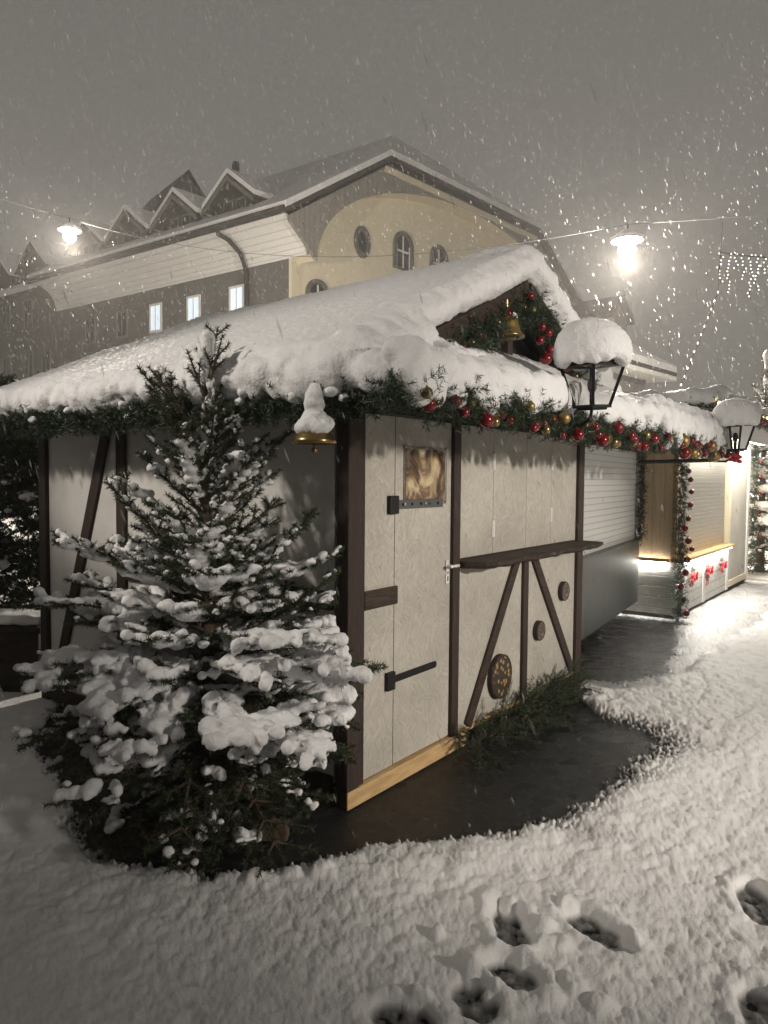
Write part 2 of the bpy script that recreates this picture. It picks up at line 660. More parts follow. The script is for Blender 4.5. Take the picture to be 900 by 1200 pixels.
# wet slush along the two stalls further on
PATCH2 = [tuple(W(*p)[:2]) for p in [(3.1, -.35), (3.7, -.55), (4.6, -.42), (5.6, -.12), (6.2, -.05), (6.2, 1.2), (3.1, 1.5)]]
SLUSH = [tuple(W(*p)[:2]) for p in [(2.9, -.45), (4.0, -.75), (5.5, -.75), (7.5, -.85), (11, -.7), (11, 2.5), (2.9, 2.5)]]
FEET = [(.48, 2.687, .05, .15), (.80, 2.67, .6, .15), (.443, 2.416, .9, .10), (.313, 2.30, .3, .09), (.065, 2.215, 1.2, .10), (1.49, 2.86, -.2, .14), (1.2, 2.24, -.2, .13)]
CLODS = [(.208, 2.617, .035, .045), (.60, 2.67, .06, .04), (.62, 2.56, .09, .03), (.49, 2.80, .05, .04), (.72, 2.80, .05, .04), (.90, 2.60, .05, .045), (.30, 2.40, .05, .04),
         (.36, 2.33, .04, .04), (.64, 2.36, .06, .03), (.70, 2.28, .06, .03), (.13, 2.3, .05, .035), (.55, 2.30, .05, .03), (-.52, 2.98, .09, .035), (-.64, 3.0, .07, .03), (-.26, 3.07, .08, .035),
         (-.38, 3.04, .06, .025), (.52, 2.52, .05, .02)]


def snow_height(x, y):
    r = np.hypot(x, y)
    P = np.stack([x, y, np.zeros_like(x)], 1)
    lo = perlin(P * 1.1 + 3.1)
    md = perlin(P * 4.2 + 9.7)
    warp = np.stack([perlin(P * 6 + 1.3), perlin(P * 6 + 5.9), np.zeros_like(x)], 1) * .045
    near = np.clip(1.25 - r / 26, 0, 1)
    wx, wy = x + .5 * warp[:, 0], y + .5 * warp[:, 1]
    b1 = worley(wx, wy, .055, 1) * (.75 + .6 * perlin(P * 3.3 + 8.1))
    b2 = worley(wx, wy, .031, 2)
    b4 = perlin(P * 13 + 4.4)
    b3 = perlin(P * 55 + 2.2)
    lumps = (.0105 * b1 + .0055 * b2 + .003 * b3 + .0065 * b4) * near
    soft = .35 + .65 * sstep(-1.4, .0, x + .25 * lo)         # the untrodden snow on the left is smoother
    soft = np.maximum(soft, sstep(3.6, 2.9, y) * .9)
    h = .030 + .012 * lo + .010 * md * soft + lumps * soft
    sd = seg_dist(x, y, PATCH) + .05 * md + .035 * perlin(P * 11 + 3.3)
    wdt = .09 + .32 * sstep(.5, 1.7, x) * sstep(5.6, 4.8, y)
    m = sstep(-wdt, .05 + wdt * .25, sd)
    grit = perlin(P * 38 + 6.1) * .5 + perlin(P * 70 + 1.1) * .5
    h = h * m - .022 * (1 - m) + .055 * grit * np.clip(4 * m * (1 - m), 0, 1)
    sd2 = seg_dist(x, y, PATCH2) + .06 * md
    m2 = sstep(-.15, .12, sd2)
    h = h * m2 - .02 * (1 - m2) + .018 * grit * np.clip(4 * m2 * (1 - m2), 0, 1)
    sd3 = seg_dist(x, y, SLUSH) + .10 * md
    m3 = sstep(-.10, .08, sd3)
    h = h - (1 - m3) * np.where(h > 0, h * .72 - .008 * grit, 0)
    # trodden strip along the front of the lit stall
    for fx, fy, a, ln in FEET:
        ca, sa = math.cos(a), math.sin(a)
        u = ((x - fx) * ca + (y - fy) * sa) / .07
        v = (-(x - fx) * sa + (y - fy) * ca) / ln
        q = np.sqrt(u * u + v * v) + .14 * md + .10 * perlin(P * 20 + 2.7)
        waist = q + .16 * np.exp(-(v * 4) ** 2)
        k = sstep(1.25, .85, waist)
        floor = .003 + .007 * perlin(P * 24 + 7.7) + .005 * grit
        h = h * (1 - k) + floor * k
        h = h + .020 * np.exp(-((q - 1.45) / .30) ** 2) * (.6 + .4 * sstep(-.5, .5, y - fy)) * (.6 + .8 * perlin(P * 9 + 1.9))
    for cx, cy, cr, ch in CLODS:
        q = np.hypot(x - cx, y - cy) / cr + .35 * perlin(P * 17 + 3.9)
        h = h + .85 * ch * sstep(1.0, .25, q)
    return h


def ground():
    fine = np.radians(np.arange(-37, 37.01, .085))
    coarse = np.radians(np.arange(38, 322.5, 1.5))
    ang = np.concatenate([fine, coarse])
    rr = [.4]
    while rr[-1] < 70:
        rr.append(rr[-1] * (1.0048 if 1.7 < rr[-1] < 16 else 1.025))
    rr = np.array(rr + [100, 150, 220])
    A, Rr = np.meshgrid(ang, rr)
    x = (np.sin(A) * Rr).ravel()
    y = (np.cos(A) * Rr).ravel()
    z = snow_height(x, y)
    na, nr = len(ang), len(rr)
    v = np.stack([x, y, z], 1)
    i = np.arange(nr - 1)[:, None] * na
    j = np.arange(na)[None, :]
    jn = (j + 1) % na
    f = np.stack([(i + j), (i + jn), (i + na + jn), (i + na + j)], -1).reshape(-1, 4)
    f = f[:, ::-1]
    me = fast_mesh('snowy_ground', v, f)
    # thin snow is soaked through: grey slush
    at = me.attributes.new('depth', 'FLOAT', 'POINT')
    at.data.foreach_set('value', z.astype(np.float32))
    o = link('snowy_ground', me, M['snow_ground'], smooth=True)
    structure(o)
    # closes the small hole under the observer's feet and carries everything: the wet pavement below the snow
    b = MB()
    k = 96
    b.add([(0, 0, 0)] + [(230 * math.cos(2 * math.pi * q / k), 230 * math.sin(2 * math.pi * q / k), 0) for q in range(k)],
          [(0, q + 1, (q + 1) % k + 1) for q in range(k)])
    structure(b.build('wet_pavement', M['asphalt']))


ground()


# ================================================================== MARKET HUT
def market_hut():
    t = empty('market_hut', 'half-timbered market hut with thick snowy gable roof and chipboard door front', 'market hut', O, TH)
    F = M['osb']
    TB, TBH = M['timber'], M['timber_h']
    # ---- carcass
    MB().box(.0, .03, .10, 2.84, .10, 2.12).build('side_wall', M['plaster'], t)
    MB().box(.03, 3.03, 2.84, 2.87, .10, 2.12).build('rear_wall', M['dark_wood'], t)
    MB().box(3.0, 3.03, .10, 2.83, .10, 2.12).build('side_wall', M['dark_wood'], t)
    MB().box(.04, 2.99, .04, 2.83, .06, .10).build('floor', M['dark_wood'], t)
    # ---- front
    MB().box(.107, .388, 0, .03, .10, 2.03).build('fixed_panel', F, t, bevel=.003)
    d = MB().box(.390, .972, -.003, .03, .105, 2.03).build('door', F, t, bevel=.003)
    MB().box(.475, .895, -.0065, -.0035, 1.56, 1.86).build('door_pane', M['door_pane'], d)
    fr = MB()
    for x0, x1, z0, z1 in ((.462, .477, 1.545, 1.875), (.893, .908, 1.545, 1.875), (.478, .892, 1.545, 1.559), (.478, .892, 1.861, 1.875)):
        fr.box(x0, x1, -.011, -.0036, z0, z1)
    fr.build('pane_frame', M['glass'], d)
    for x in (.47, .68, .90):
        for z in (1.552, 1.868):
            MB().lathe([(.008, 0), (.008, .004), (.004, .006)], (x, -.012, z), 8, (0, -1, 0)).build('screw', M['chrome'], d, smooth=True)
    h = MB().box(.315, .395, -.028, -.004, 1.50, 1.60).build('hinge', M['iron'], d, bevel=.004)
    s = MB().box(.397, .87, -.012, -.004, 1.525, 1.575)
    s.build('hinge_strap', M['steel_strap'], h, bevel=.002)
    for x in (.45, .54, .63, .72, .81):
        MB().lathe([(.009, 0), (.009, .004), (.005, .007)], (x, -.012, 1.55), 8, (0, -1, 0)).build('bolt', M['iron'], h, smooth=True)
    h = MB().box(.305, .375, -.028, -.004, .535, .635).build('hinge', M['iron'], d, bevel=.004)
    MB().box(.377, .80, -.012, -.004, .565, .605).lathe([(.02, 0), (.02, .008)], (.80, -.004, .585), 14, (0, -1, 0)).build('hinge_strap', M['iron'], h, bevel=.002)
    hd = MB().box(.915, .945, -.012, -.004, 1.13, 1.20).build('handle', M['zinc'], d, bevel=.003)
    MB().tube([(.93, -.012, 1.165), (.93, -.055, 1.165), (.985, -.058, 1.165)], .0095, 10).tube([(.93, -.056, 1.165), (.89, -.056, 1.165)], .0095, 10).build('lever', M['zinc'], hd, smooth=True)
    MB().box(.915, .95, -.012, -.004, 1.055, 1.115).build('lock_plate', M['zinc'], d, bevel=.003)
    MB().box(.927, .937, -.0135, -.0121, 1.072, 1.10).build('keyhole', M['iron'], d)
    MB().box(.107, .40, -.020, -.0045, 1.005, 1.105).build('cross_plank', TBH, t, bevel=.004)
    # hatch leaves and their hinges
    for x0, x1 in ((1.057, 1.520), (1.524, 2.022), (2.026, 2.459), (2.463, 2.953)):
        MB().box(x0, x1, 0, .03, 1.195, 2.03).build('hatch_leaf', F, t, bevel=.002)
    for x, z in ((1.522, 1.81), (1.522, 1.36), (2.461, 1.82), (2.461, 1.42), (1.522, 1.115), (2.461, 1.12)):
        dz = .055 if z > 1.2 else .02
        b = MB()
        b.box(x - .017, x - .004, -.006, -.0005, z - dz, z + dz).box(x + .004, x + .017, -.006, -.0005, z - dz, z + dz)
        b.tube([(x, -.006, z - dz), (x, -.006, z + dz)], .004, 8)
        b.build('hatch_hinge', M['zinc'], t)
    MB().box(1.057, 2.953, 0, .03, .10, 1.145).build('lower_panel', F, t, bevel=.003)
    MB().box(1.057, 2.953, .005, .03, 1.147, 1.193).build('shelf_rail', TBH, t)
    # shelf: a plank with a waney front edge
    n = 40
    v = []
    for i in range(n + 1):
        x = 1.06 + (3.06 - 1.06) * i / n
        yy = -.215 + .012 * math.sin(x * 9) + .009 * math.sin(x * 31 + 1) + random.uniform(-.004, .004)
        yy *= min(1, .25 + i / 2.0) if i < 2 else 1
        dz = .004 * math.sin(x * 17)
        v += [(x, -.002, 1.185), (x, yy, 1.178 + dz), (x, yy - .004, 1.158 + dz), (x, yy + .02, 1.140 + dz), (x, -.002, 1.147)]
    f = []
    for i in range(n):
        for k in range(5):
            f.append((i * 5 + k, i * 5 + (k + 1) % 5, i * 5 + 5 + (k + 1) % 5, i * 5 + 5 + k))
    f += [(4, 3, 2, 1, 0), tuple(n * 5 + k for k in range(5))]
    MB().add(v, f).build('shelf', TBH, t)
    # ---- timbers of the front
    b = MB().box(-.045, .055, -.03, .05, .0, 2.10).build('corner_post', TB, t, bevel=.006)
    MB().box(.056, .105, -.018, .03, .0, 2.05).build('post', TB, t, bevel=.004)
    MB().box(.974, 1.055, -.026, .03, .06, 2.05).build('post', TB, t, bevel=.005)
    MB().box(2.955, 3.07, -.026, .095, .05, 2.10).build('post', TB, t, bevel=.005)
    MB().box(1.962, 2.042, -.024, -.001, .10, 1.139).build('post', TB, t, bevel=.005)
    MB().beam((1.875, -.012, 1.13), (1.195, -.012, .11), .08, .022, (0, -1, 0)).build('brace', TBH, t, bevel=.004)
    MB().beam((2.135, -.012, 1.13), (2.90, -.012, .12), .08, .022, (0, -1, 0)).build('brace', TBH, t, bevel=.004)
    MB().box(-.045, 1.15, -.034, .02, .004, .096).build('sill_board', M['pine'], t, bevel=.004)
    MB().box(1.155, 2.94, -.012, .02, .074, .098).build('sill_strip', M['pine'], t)
    MB().box(-.10, 3.12, -.04, .06, 2.055, 2.15).build('eave_beam', TBH, t, bevel=.005)
    # ---- timbers of the side
    MB().box(-.025, -.001, 1.88, 1.975, .10, 2.10).build('post', TB, t, bevel=.005)
    MB().box(-.03, .06, 2.845, 2.935, .0, 2.12).build('post', TB, t, bevel=.005)
    MB().beam((-.012, 2.07, 2.06), (-.012, 2.76, .14), .095, .022, (-1, 0, 0)).build('brace', TB, t, bevel=.005)
    MB().box(-.025, -.001, .10, 1.875, 1.01, 1.11).build('rail', TBH, t, bevel=.005)
    MB().box(-.03, -.001, .10, 2.84, .05, .14).build('rail', TBH, t, bevel=.005)
    MB().box(-.045, .02, .10, 2.98, 2.06, 2.15).build('eave_beam', TBH, t, bevel=.005)
    # ---- roof
    RX, RZ, EX, EZ = 1.52, 2.93, -.40, 2.085
    y0, y1 = -.22, 2.98
    sl = (RZ - EZ) / (RX - EX)
    rf = MB().prism([(EX, y0, EZ), (RX, y0, RZ), (RX, y0, RZ + .045), (EX, y0, EZ + .045)], (0, y1 - y0, 0))
    rf.prism([(2 * RX - EX, y0, EZ), (2 * RX - EX, y0, EZ + .045), (RX + .001, y0, RZ + .045), (RX + .001, y0, RZ)], (0, y1 - y0, 0))
    rf = rf.build('roof', M['dark_wood'], t)
    MB().prism([(.05, .0, 2.16), (2.99, .0, 2.16), (RX, .0, RZ - .07)], (0, .03, 0)).build('gable_board', M['roof_dark'], t)
    MB().prism([(.05, 2.84, 2.125), (2.99, 2.84, 2.125), (RX, 2.84, RZ - .07)], (0, .03, 0)).build('gable_board', M['dark_wood'], t)
    for sx in (-1, 1):
        MB().beam((RX + sx * .01, y0 - .012, RZ - .02), (RX + sx * (RX - EX), y0 - .012, EZ - .02), .022, .10, (0, 0, 1)).build('barge_board', TBH, t)
    MB().beam((RX - .03, -.10, 2.34), (RX - .03, -.10, RZ - .1), .07, .05, (0, 1, 0)).build('king_post', TB, t)
    # snow on the roof
    b = MB()
    T = .215
    z_ = lambda x: EZ + .045 + sl * (min(x, 2 * RX - x) - EX)
    for i, (a, c) in enumerate(((EX - .03, RX), (RX, 2 * RX - EX + .03))):
        q = []
        for yy, tt in ((y0 - .03, .23), (y1 + .03, .145)):
            q += [(a, yy, z_(a) + .005), (c, yy, z_(c) + .005), (c, yy, z_(c) + tt), (a, yy, z_(a) + tt * .8)]
        b.add(q, [(3, 2, 1, 0), (4, 5, 6, 7), (0, 1, 5, 4), (1, 2, 6, 5), (2, 3, 7, 6), (3, 0, 4, 7)])
    b.ball((RX, 0, z_(RX) + T - .04), .09, (1.8, 3.0, .5))
    y = y0 - .02
    while y < y1 + .03:                                # heavy irregular rim along the eave
        r = random.uniform(.040, .068) * (1 - .25 * (y - y0) / 3.2)
        k_ = .6 + .8 * float(perlin(np.array([[y * 2.3, 1.7, 4.2]]))[0])
        b.ball((EX - .03 + random.uniform(-.035, .03), y, EZ + .115 + random.uniform(-.05, .03) - .02 * k_), r * 1.2, (1, 1.1, 1.1))
        b.ball((EX - .02 + random.uniform(-.03, .03), y + random.uniform(-.03, .03), EZ + .06 + random.uniform(-.04, .03) - .03 * k_), r * .8, (1, 1, 1.2))
        if random.random() < .35:
            b.ball((EX - .02, y, EZ + .0 + random.uniform(-.05, .03)), r * .5, (1, 1, 1.3))
        y += random.uniform(.035, .065)
    for s_ in np.linspace(0, 1, 46):                   # rim along the front verges
        for sg in (-1, 1):
            x = RX + sg * (RX - EX) * min(1, max(0, s_ + random.uniform(-.02, .02)))
            b.ball((x, y0 - .03 + random.uniform(-.015, .015), z_(x) + random.uniform(.09, .125)), random.uniform(.06, .075))
    for (x, yy, z, r) in ((-.40, -.24, 2.17, .13), (-.30, -.27, 2.24, .14), (-.15, -.28, 2.30, .13), (-.43, -.12, 2.14, .11), (0.0, -.30, 2.33, .13), (.15, -.30, 2.38, .12), (-.34, -.34, 2.15, .10)):
        b.ball((x, yy, z), r)
    for k in range(90):                                # the corner where roof and pent roof snow run together
        x, yy = random.uniform(-.42, .40), random.uniform(-.54, -.2)
        b.ball((x, yy, 2.13 + .24 * (x + .4) + .25 * (yy + .54) + random.uniform(-.01, .01)), random.uniform(.08, .095) * (1.05 - .95 * (x + .42)))
    snow_from('roof_snow', b, .018, 11, .014, 2.2, .010, 24, rf)
    # ---- pent roof along the front
    cx0, cx1 = .14, 3.42
    cz = lambda y: 2.33 + .42 * (y + .0)
    cp = MB().prism([(cx0, -.56, cz(-.56)), (cx0, -.001, cz(0)), (cx0, -.001, cz(0) + .03), (cx0, -.56, cz(-.56) + .03)], (cx1 - cx0, 0, 0)).build('pent_roof', M['dark_wood'], t)
    MB().box(-.42, cx1, -.585, -.562, 2.035, 2.115).build('fascia', TBH, cp)
    for x in (.05, 1.02, 2.0, 3.0):
        MB().beam((x, -.05, 2.10), (x, -.55, 2.06), .05, .06).build('bracket', M['dark_wood'], cp)
    b = MB()
    b.prism([(cx0 - .01, -.60, 2.125), (cx0 - .01, .0, cz(0) + .03), (cx0 - .01, .0, cz(0) + .23), (cx0 - .01, -.60, 2.26)], (cx1 - cx0 - .3, 0, 0))
    x = -.42
    while x < 3.1:
        r = random.uniform(.05, .085)
        b.ball((x, -.60 + random.uniform(-.025, .02), 2.185 + random.uniform(-.03, .04)), r, (1.25, .9, 1))
        x += random.uniform(.05, .10)
    # clumps that slid down onto the garland
    for (x, z, r) in ((-.32, 2.08, .085), (-.22, 2.05, .06), (-.05, 2.07, .06), (-.38, 2.12, .09), (.16, 2.10, .055), (.25, 2.06, .065), (.36, 2.11, .06), (.45, 2.08, .05), (.60, 2.12, .05),
                      (.72, 2.09, .06), (.80, 2.12, .07), (.88, 2.10, .05), (.98, 2.15, .06), (1.02, 2.10, .045), (1.22, 2.13, .07), (1.05, 2.16, .08), (1.6, 2.10, .06), (1.9, 2.12, .07), (2.2, 2.12, .08), (2.5, 2.1, .08), (2.8, 2.12, .08)):
        b.ball((x, -.635, z), r, (1.25, .8, 1))
        b.ball((x + .03, -.615, z + .07), r * .95, (1.2, .9, 1))
    snow_from('pent_snow', b, .018, 6, .018, 7, .006, 30, cp)
    return t


hut = market_hut()


# ------------------------------------------------------------------ garlands of the hut
def hut_garlands():
    p0 = W(-.44, 1.4, 2.06)
    t = empty('eave_garland', 'plain dark green fir garland under the snowy side eave', 'garland', p0)
    path = [W(-.41 + .02 * math.sin(k * 1.7), y, 2.045 + .02 * math.sin(k * 2.3)) for k, y in enumerate(np.linspace(-.5, 2.95, 40))]
    garland_mesh('greenery', path, 2300, .05, .075, 380, .030, .0048, .55, parent=t, off=p0)
    b = MB()
    for k in range(26):
        q = path[random.randrange(len(path))] + np.array([random.uniform(-.05, .03), random.uniform(-.05, .05), random.uniform(-.02, .06)]) - D1 * .04
        b.ball(q, random.uniform(.014, .032), (1.2, 1.2, .8))
    snow_from('snow_clumps', b, .010, 2, .008, 20, .003, 50, t, p0)

    p0 = W(1.2, -.62, 2.04)
    t = empty('pent_garland', 'fir garland with red and gold baubles along the hut front under the pent roof', 'garland', p0)
    path = [W(x, -.62 + .02 * math.sin(k * 1.9), 2.055 + .018 * math.sin(k * 1.3) - .03 * sstep(.6, 1.6, x)) for k, x in enumerate(np.linspace(-.5, 3.4, 48))]
    garland_mesh('greenery', path, 2300, .05, .095, 300, .030, .0045, .45, parent=t, off=p0)
    kinds = ['red', 'red', 'gold', 'red_matt', 'red', 'gold_matt']
    for k in range(44):
        x = -.36 + 3.7 * (k + random.uniform(-.35, .35)) / 44
        r = random.choice((.022, .026, .030, .036)) if x < 1.5 else random.choice((.026, .030, .036, .042))
        p = W(x, -.675 + random.uniform(-.03, .04), 2.035 + random.uniform(-.075, .03) - .03 * float(sstep(.6, 1.6, x)))
        bauble(kinds[k % 6] if k % 7 else 'gold', p, r, t, p0)

    p0 = W(1.5, -.25, 2.62)
    t = empty('gable_garland', 'fir garland with small red and gold baubles inside the snowy gable', 'garland', p0)
    pl = [W(x, -.245, 2.93 - .44 * (1.52 - x) - .11) for x in np.linspace(.35, 1.5, 14)]
    pr = [W(x, -.245, 2.93 - .44 * (x - 1.52) - .11) for x in np.linspace(1.54, 2.6, 14)]
    garland_mesh('greenery', pl + pr, 1900, .05, .11, 320, .028, .0045, .6, parent=t, off=p0)
    for k, (x, dz, kd, r) in enumerate(((.50, .10, 'red', .024), (.62, .12, 'red', .026), (.72, .13, 'gold', .024), (.80, .11, 'red_matt', .026), (1.02, .10, 'gold', .024), (1.14, .08, 'red', .034),
                                        (1.36, .10, 'gold', .022), (1.44, .05, 'red', .03), (1.48, .14, 'gold_matt', .028), (1.62, .20, 'red', .03), (1.72, .18, 'red', .035), (1.76, .27, 'red_matt', .035),
                                        (1.70, .36, 'red', .04), (1.88, .38, 'gold', .03), (1.60, .30, 'red', .03), (2.05, .22, 'red', .03), (2.2, .2, 'gold', .03))):
        z = 2.93 - .44 * abs(x - 1.52) - dz
        bauble(kd, W(x, -.28, z), r, t, p0)


hut_garlands()


def bells():
    # big golden bell in the gable
    p = W(1.15, -.27, 2.62)
    t = empty('golden_bell', 'large golden bell hanging in the dark gable of the market hut', 'bell', p)
    prof = [(.012, .052), (.04, .050), (.060, .040), (.070, .018), (.075, -.01), (.084, -.038), (.104, -.06), (.108, -.075), (.10, -.078), (.07, -.05), (.05, 0), (.02, .03)]
    MB().lathe(prof, k=28).build('bell_body', M['gold_matt'], t, smooth=True)
    MB().tube([(0, 0, .045), (0, 0, .15)], .008, 8).build('loop', M['gold'], t)
    MB().lathe([(.109, -.077), (.111, -.068), (.106, -.06)], k=28).build('rim', M['gold'], t, smooth=True)
    MB().ball((0, 0, -.075), .024).tube([(0, 0, -.06), (0, 0, .03)], .006).build('clapper', M['gold_matt'], t, smooth=True)
    snow_from('snow_cap', MB().ball((.02, .03, .055), .045, (1.2, 1.2, .6)), .008, 2, .006, 20, .002, 50, t)
    # small bell-shaped ornament hung at the corner, with snow on its tiers
    p = W(-.57, -.27, 1.87)
    t = empty('hanging_ornament', 'golden hanging ornament heaped with snow at the hut corner post', 'ornament', p)
    MB().lathe([(.006, .17), (.03, .15), (.034, .11), (.03, .09), (.05, .055), (.062, .02), (.088, -.01), (.094, -.028), (.088, -.034), (.055, -.02), (.03, 0)], k=26).build('tiers', M['gold'], t, smooth=True)
    MB().tube([(0, 0, -.03), (0, 0, -.055)], .005).ball((0, 0, -.06), .014).build('clapper', M['gold'], t, smooth=True)
    MB().tube([(0, 0, .16), (.0, .0, .23)], .003).build('string', M['iron'], t)
    b = MB().ball((0, 0, .165), .038, (1, 1, 1.1)).ball((0, 0, .20), .024).ball((0, 0, .135), .046, (1, 1, .8))
    for k in range(9):
        a = k * .7
        b.ball((.052 * math.cos(a), .052 * math.sin(a), .045 + random.uniform(-.012, .012)), .036, (1, 1, .95))
    b.ball((0, 0, .06), .055)
    snow_from('snow_cap', b, .008, 2, .008, 18, .003, 60, t)


bells()


def discs():
    for x, z, r, m, rim, lab in ((1.62, .34, .152, 'spotted', 'timber', 'large dark spotted disc leaning on the hut front below the shelf'),
                                 (2.24, .555, .075, 'wood_slice', 'timber', 'small round wood slice on the hut front between post and brace'),
                                 (2.692, .80, .078, 'wood_slice', 'timber', 'small round wood slice highest on the hut front beside the brace')):
        p = W(x, -.02, z)
        t = empty('round_disc', lab, 'ornament', p, TH, 'round discs on the hut front')
        MB().lathe([(r, -.018), (r * 1.0, .014), (r * .93, .020), (r * .9, .016)], k=36, axis=(0, -1, 0)).build('rim', M[rim], t, smooth=False)
        MB().lathe([(r * .9, .012), (r * .9, .0165)], k=36, axis=(0, -1, 0)).build('face', M[m], t)
    return


def wood_slice():
    m, nt, b = new_mat('wood_slice')
    N, L = nt.nodes, nt.links
    tc = N.new('ShaderNodeTexCoord')
    vo = N.new('ShaderNodeTexVoronoi')
    vo.inputs['Scale'].default_value = 38
    L.new(tc.outputs['Object'], vo.inputs['Vector'])
    rp = N.new('ShaderNodeValToRGB')
    rp.color_ramp.elements[0].position = .22
    rp.color_ramp.elements[0].color = (.22, .17, .12, 1)
    rp.color_ramp.elements[1].position = .5
    rp.color_ramp.elements[1].color = (.055, .042, .034, 1)
    L.new(vo.outputs['Distance'], rp.inputs[0])
    L.new(rp.outputs[0], b.inputs['Base Color'])
    return m


M['wood_slice'] = wood_slice()
discs()


# ------------------------------------------------------------------ lanterns
def lantern(p, rot, sc, lab, snow_h, tilt):
    t = empty('lantern', lab, 'lantern', p, rot, 'unlit black lanterns on the stall fronts')
    t.rotation_euler = (tilt[0], tilt[1], rot)
    t.scale = (sc, sc, sc)
    # local: top of the glass box at z=0, bottom at z=-.30
    a, c = .155, .085
    bars = MB()
    for sx in (-1, 1):
        for sy in (-1, 1):
            bars.beam((sx * a, sy * a, 0), (sx * c, sy * c, -.29), .022, .022)
    for z, w in ((0.0, a), (-.29, c)):
        for s in (-1, 1):
            bars.beam((-w - .011, s * w, z), (w + .011, s * w, z), .022, .022)
            bars.beam((s * w, -w, z), (s * w, w, z), .022, .022)
    bars.build('frame', M['lantern'], t, bevel=.003)
    MB().lathe([(.245, .012), (.25, .022), (.16, .10), (.05, .16), (.02, .19)], k=4).mapped(lambda x, y, z: ((x - y) * .7071, (x + y) * .7071, z)).build('hood', M['lantern'], t)
    g = MB()
    for s in (-1, 1):
        g.add([(-a, s * a, 0), (a, s * a, 0), (c, s * c, -.29), (-c, s * c, -.29)], [(0, 1, 2, 3)])
        g.add([(s * a, -a, 0), (s * a, a, 0), (s * c, c, -.29), (s * c, -c, -.29)], [(0, 1, 2, 3)])
    thin = M['thin_glass']
    g.build('glass', thin, t)
    MB().tube([(0, 0, -.29), (0, 0, -.20)], .018, 10).lathe([(.012, -.20), (.03, -.17), (.034, -.13), (.02, -.09), (.005, -.085)], k=14).build('bulb_holder', M['lantern'], t, smooth=True)
    MB().lathe([(.10, -.315), (.105, -.30), (.06, -.295)], k=4).mapped(lambda x, y, z: ((x - y) * .7071, (x + y) * .7071, z)).tube([(0, 0, -.30), (0, .02, -.38), (0, .12, -.43), (0, .34, -.42)], .014, 8).build('bracket', M['lantern'], t)
    if 'bow' in lab:
        rb = MB()
        for k in range(14):
            a_ = k * .9
            rb.ball((.05 * math.cos(a_), .05 * math.sin(a_), -.33 - .008 * k), .034, (1, 1, .7), 8, 6)
        rb.build('red_bow', M['ribbon'], t, smooth=True)
    b = MB()
    b.lathe([(.25, .03), (.275, .07), (.27, .13), (.235, .13 + snow_h * .45), (.16, .13 + snow_h * .8), (.02, .13 + snow_h * .98)], k=20)
    for k in range(16):
        q = k * math.pi / 8
        b.ball((.215 * math.cos(q), .215 * math.sin(q), .055 + random.uniform(-.02, .03)), random.uniform(.05, .075))
    snow_from('snow_cap', b, .014, 8, .016, 5, .006, 32, t)
    return t


def thin_glass():
    m = bpy.data.materials.new('thin_glass')
    m.use_nodes = True
    nt = m.node_tree
    N, L = nt.nodes, nt.links
    N.clear()
    out = N.new('ShaderNodeOutputMaterial')
    mx = N.new('ShaderNodeMixShader')
    tr = N.new('ShaderNodeBsdfTransparent')
    tr.inputs[0].default_value = (.93, .93, .92, 1)
    gl = N.new('ShaderNodeBsdfGlossy')
    gl.inputs['Roughness'].default_value = .08
    fr = N.new('ShaderNodeFresnel')
    fr.inputs[0].default_value = 1.3
    L.new(fr.outputs[0], mx.inputs[0])
    L.new(tr.outputs[0], mx.inputs[1])
    L.new(gl.outputs[0], mx.inputs[2])
    L.new(mx.outputs[0], out.inputs[0])
    return m


M['thin_glass'] = thin_glass()
lantern(W(1.22, -.78, 2.345), TH - .38, .80, 'black lantern under a tall snow cap beside the hut gable', .20, (.03, -.06))
lantern(W(5.05, -.78, 2.235), TH - .3, .82, 'black lantern with snow cap and red bow at the far canopy end', .20, (.0, -.05))


# ------------------------------------------------------------------ fir branches heaped at the hut front
def fir_heap():
    p0 = W(1.7, -.15, 0)
    t = empty('fir_branches', 'dark fir branches heaped along the foot of the hut front', 'greenery', p0)
    twigs, segs = MB(), []
    for k in range(110):
        x = random.uniform(1.0, 2.75)
        a = np.array(W(x, -random.uniform(.02, .22), random.uniform(.02, .10)))
        ang = random.uniform(-.9, .9)
        d = D1 * math.sin(ang) * .8 - D2 * random.uniform(.05, .75) * .8 + np.array([0, 0, random.uniform(-.1, .85)])
        d /= np.linalg.norm(d)
        ln = random.uniform(.16, .34) * (1.1 - .35 * abs(x - 1.9))
        pts = [a + d * ln * s + np.array([0, 0, -.25 * ln * s * s]) for s in np.linspace(0, 1, 5)]
        pts = [np.array([q[0], q[1], max(q[2], .012)]) for q in pts]
        twigs.tube(pts, np.linspace(.004, .0015, 5), 5)
        for i in range(4):
            segs.append((pts[i], pts[i + 1]))
            for s in (-1, 1):
                sd = np.cross(d, np.array([0, 0, 1.]))
                sd = sd / (np.linalg.norm(sd) + 1e-6) * s * .6 + d
                e = pts[i + 1] + sd / np.linalg.norm(sd) * ln * .32 * (1 - i / 5)
                e[2] = max(e[2], .01)
                segs.append((pts[i + 1], e))
    twigs.build('twigs', M['bark'], t, p0)
    v, f = needles(segs, 420, .020, .0032)
    v[:, 2] = np.maximum(v[:, 2], .004)
    link('needles', fast_mesh('needles', v - p0, f), M['needle'], t)


fir_heap()


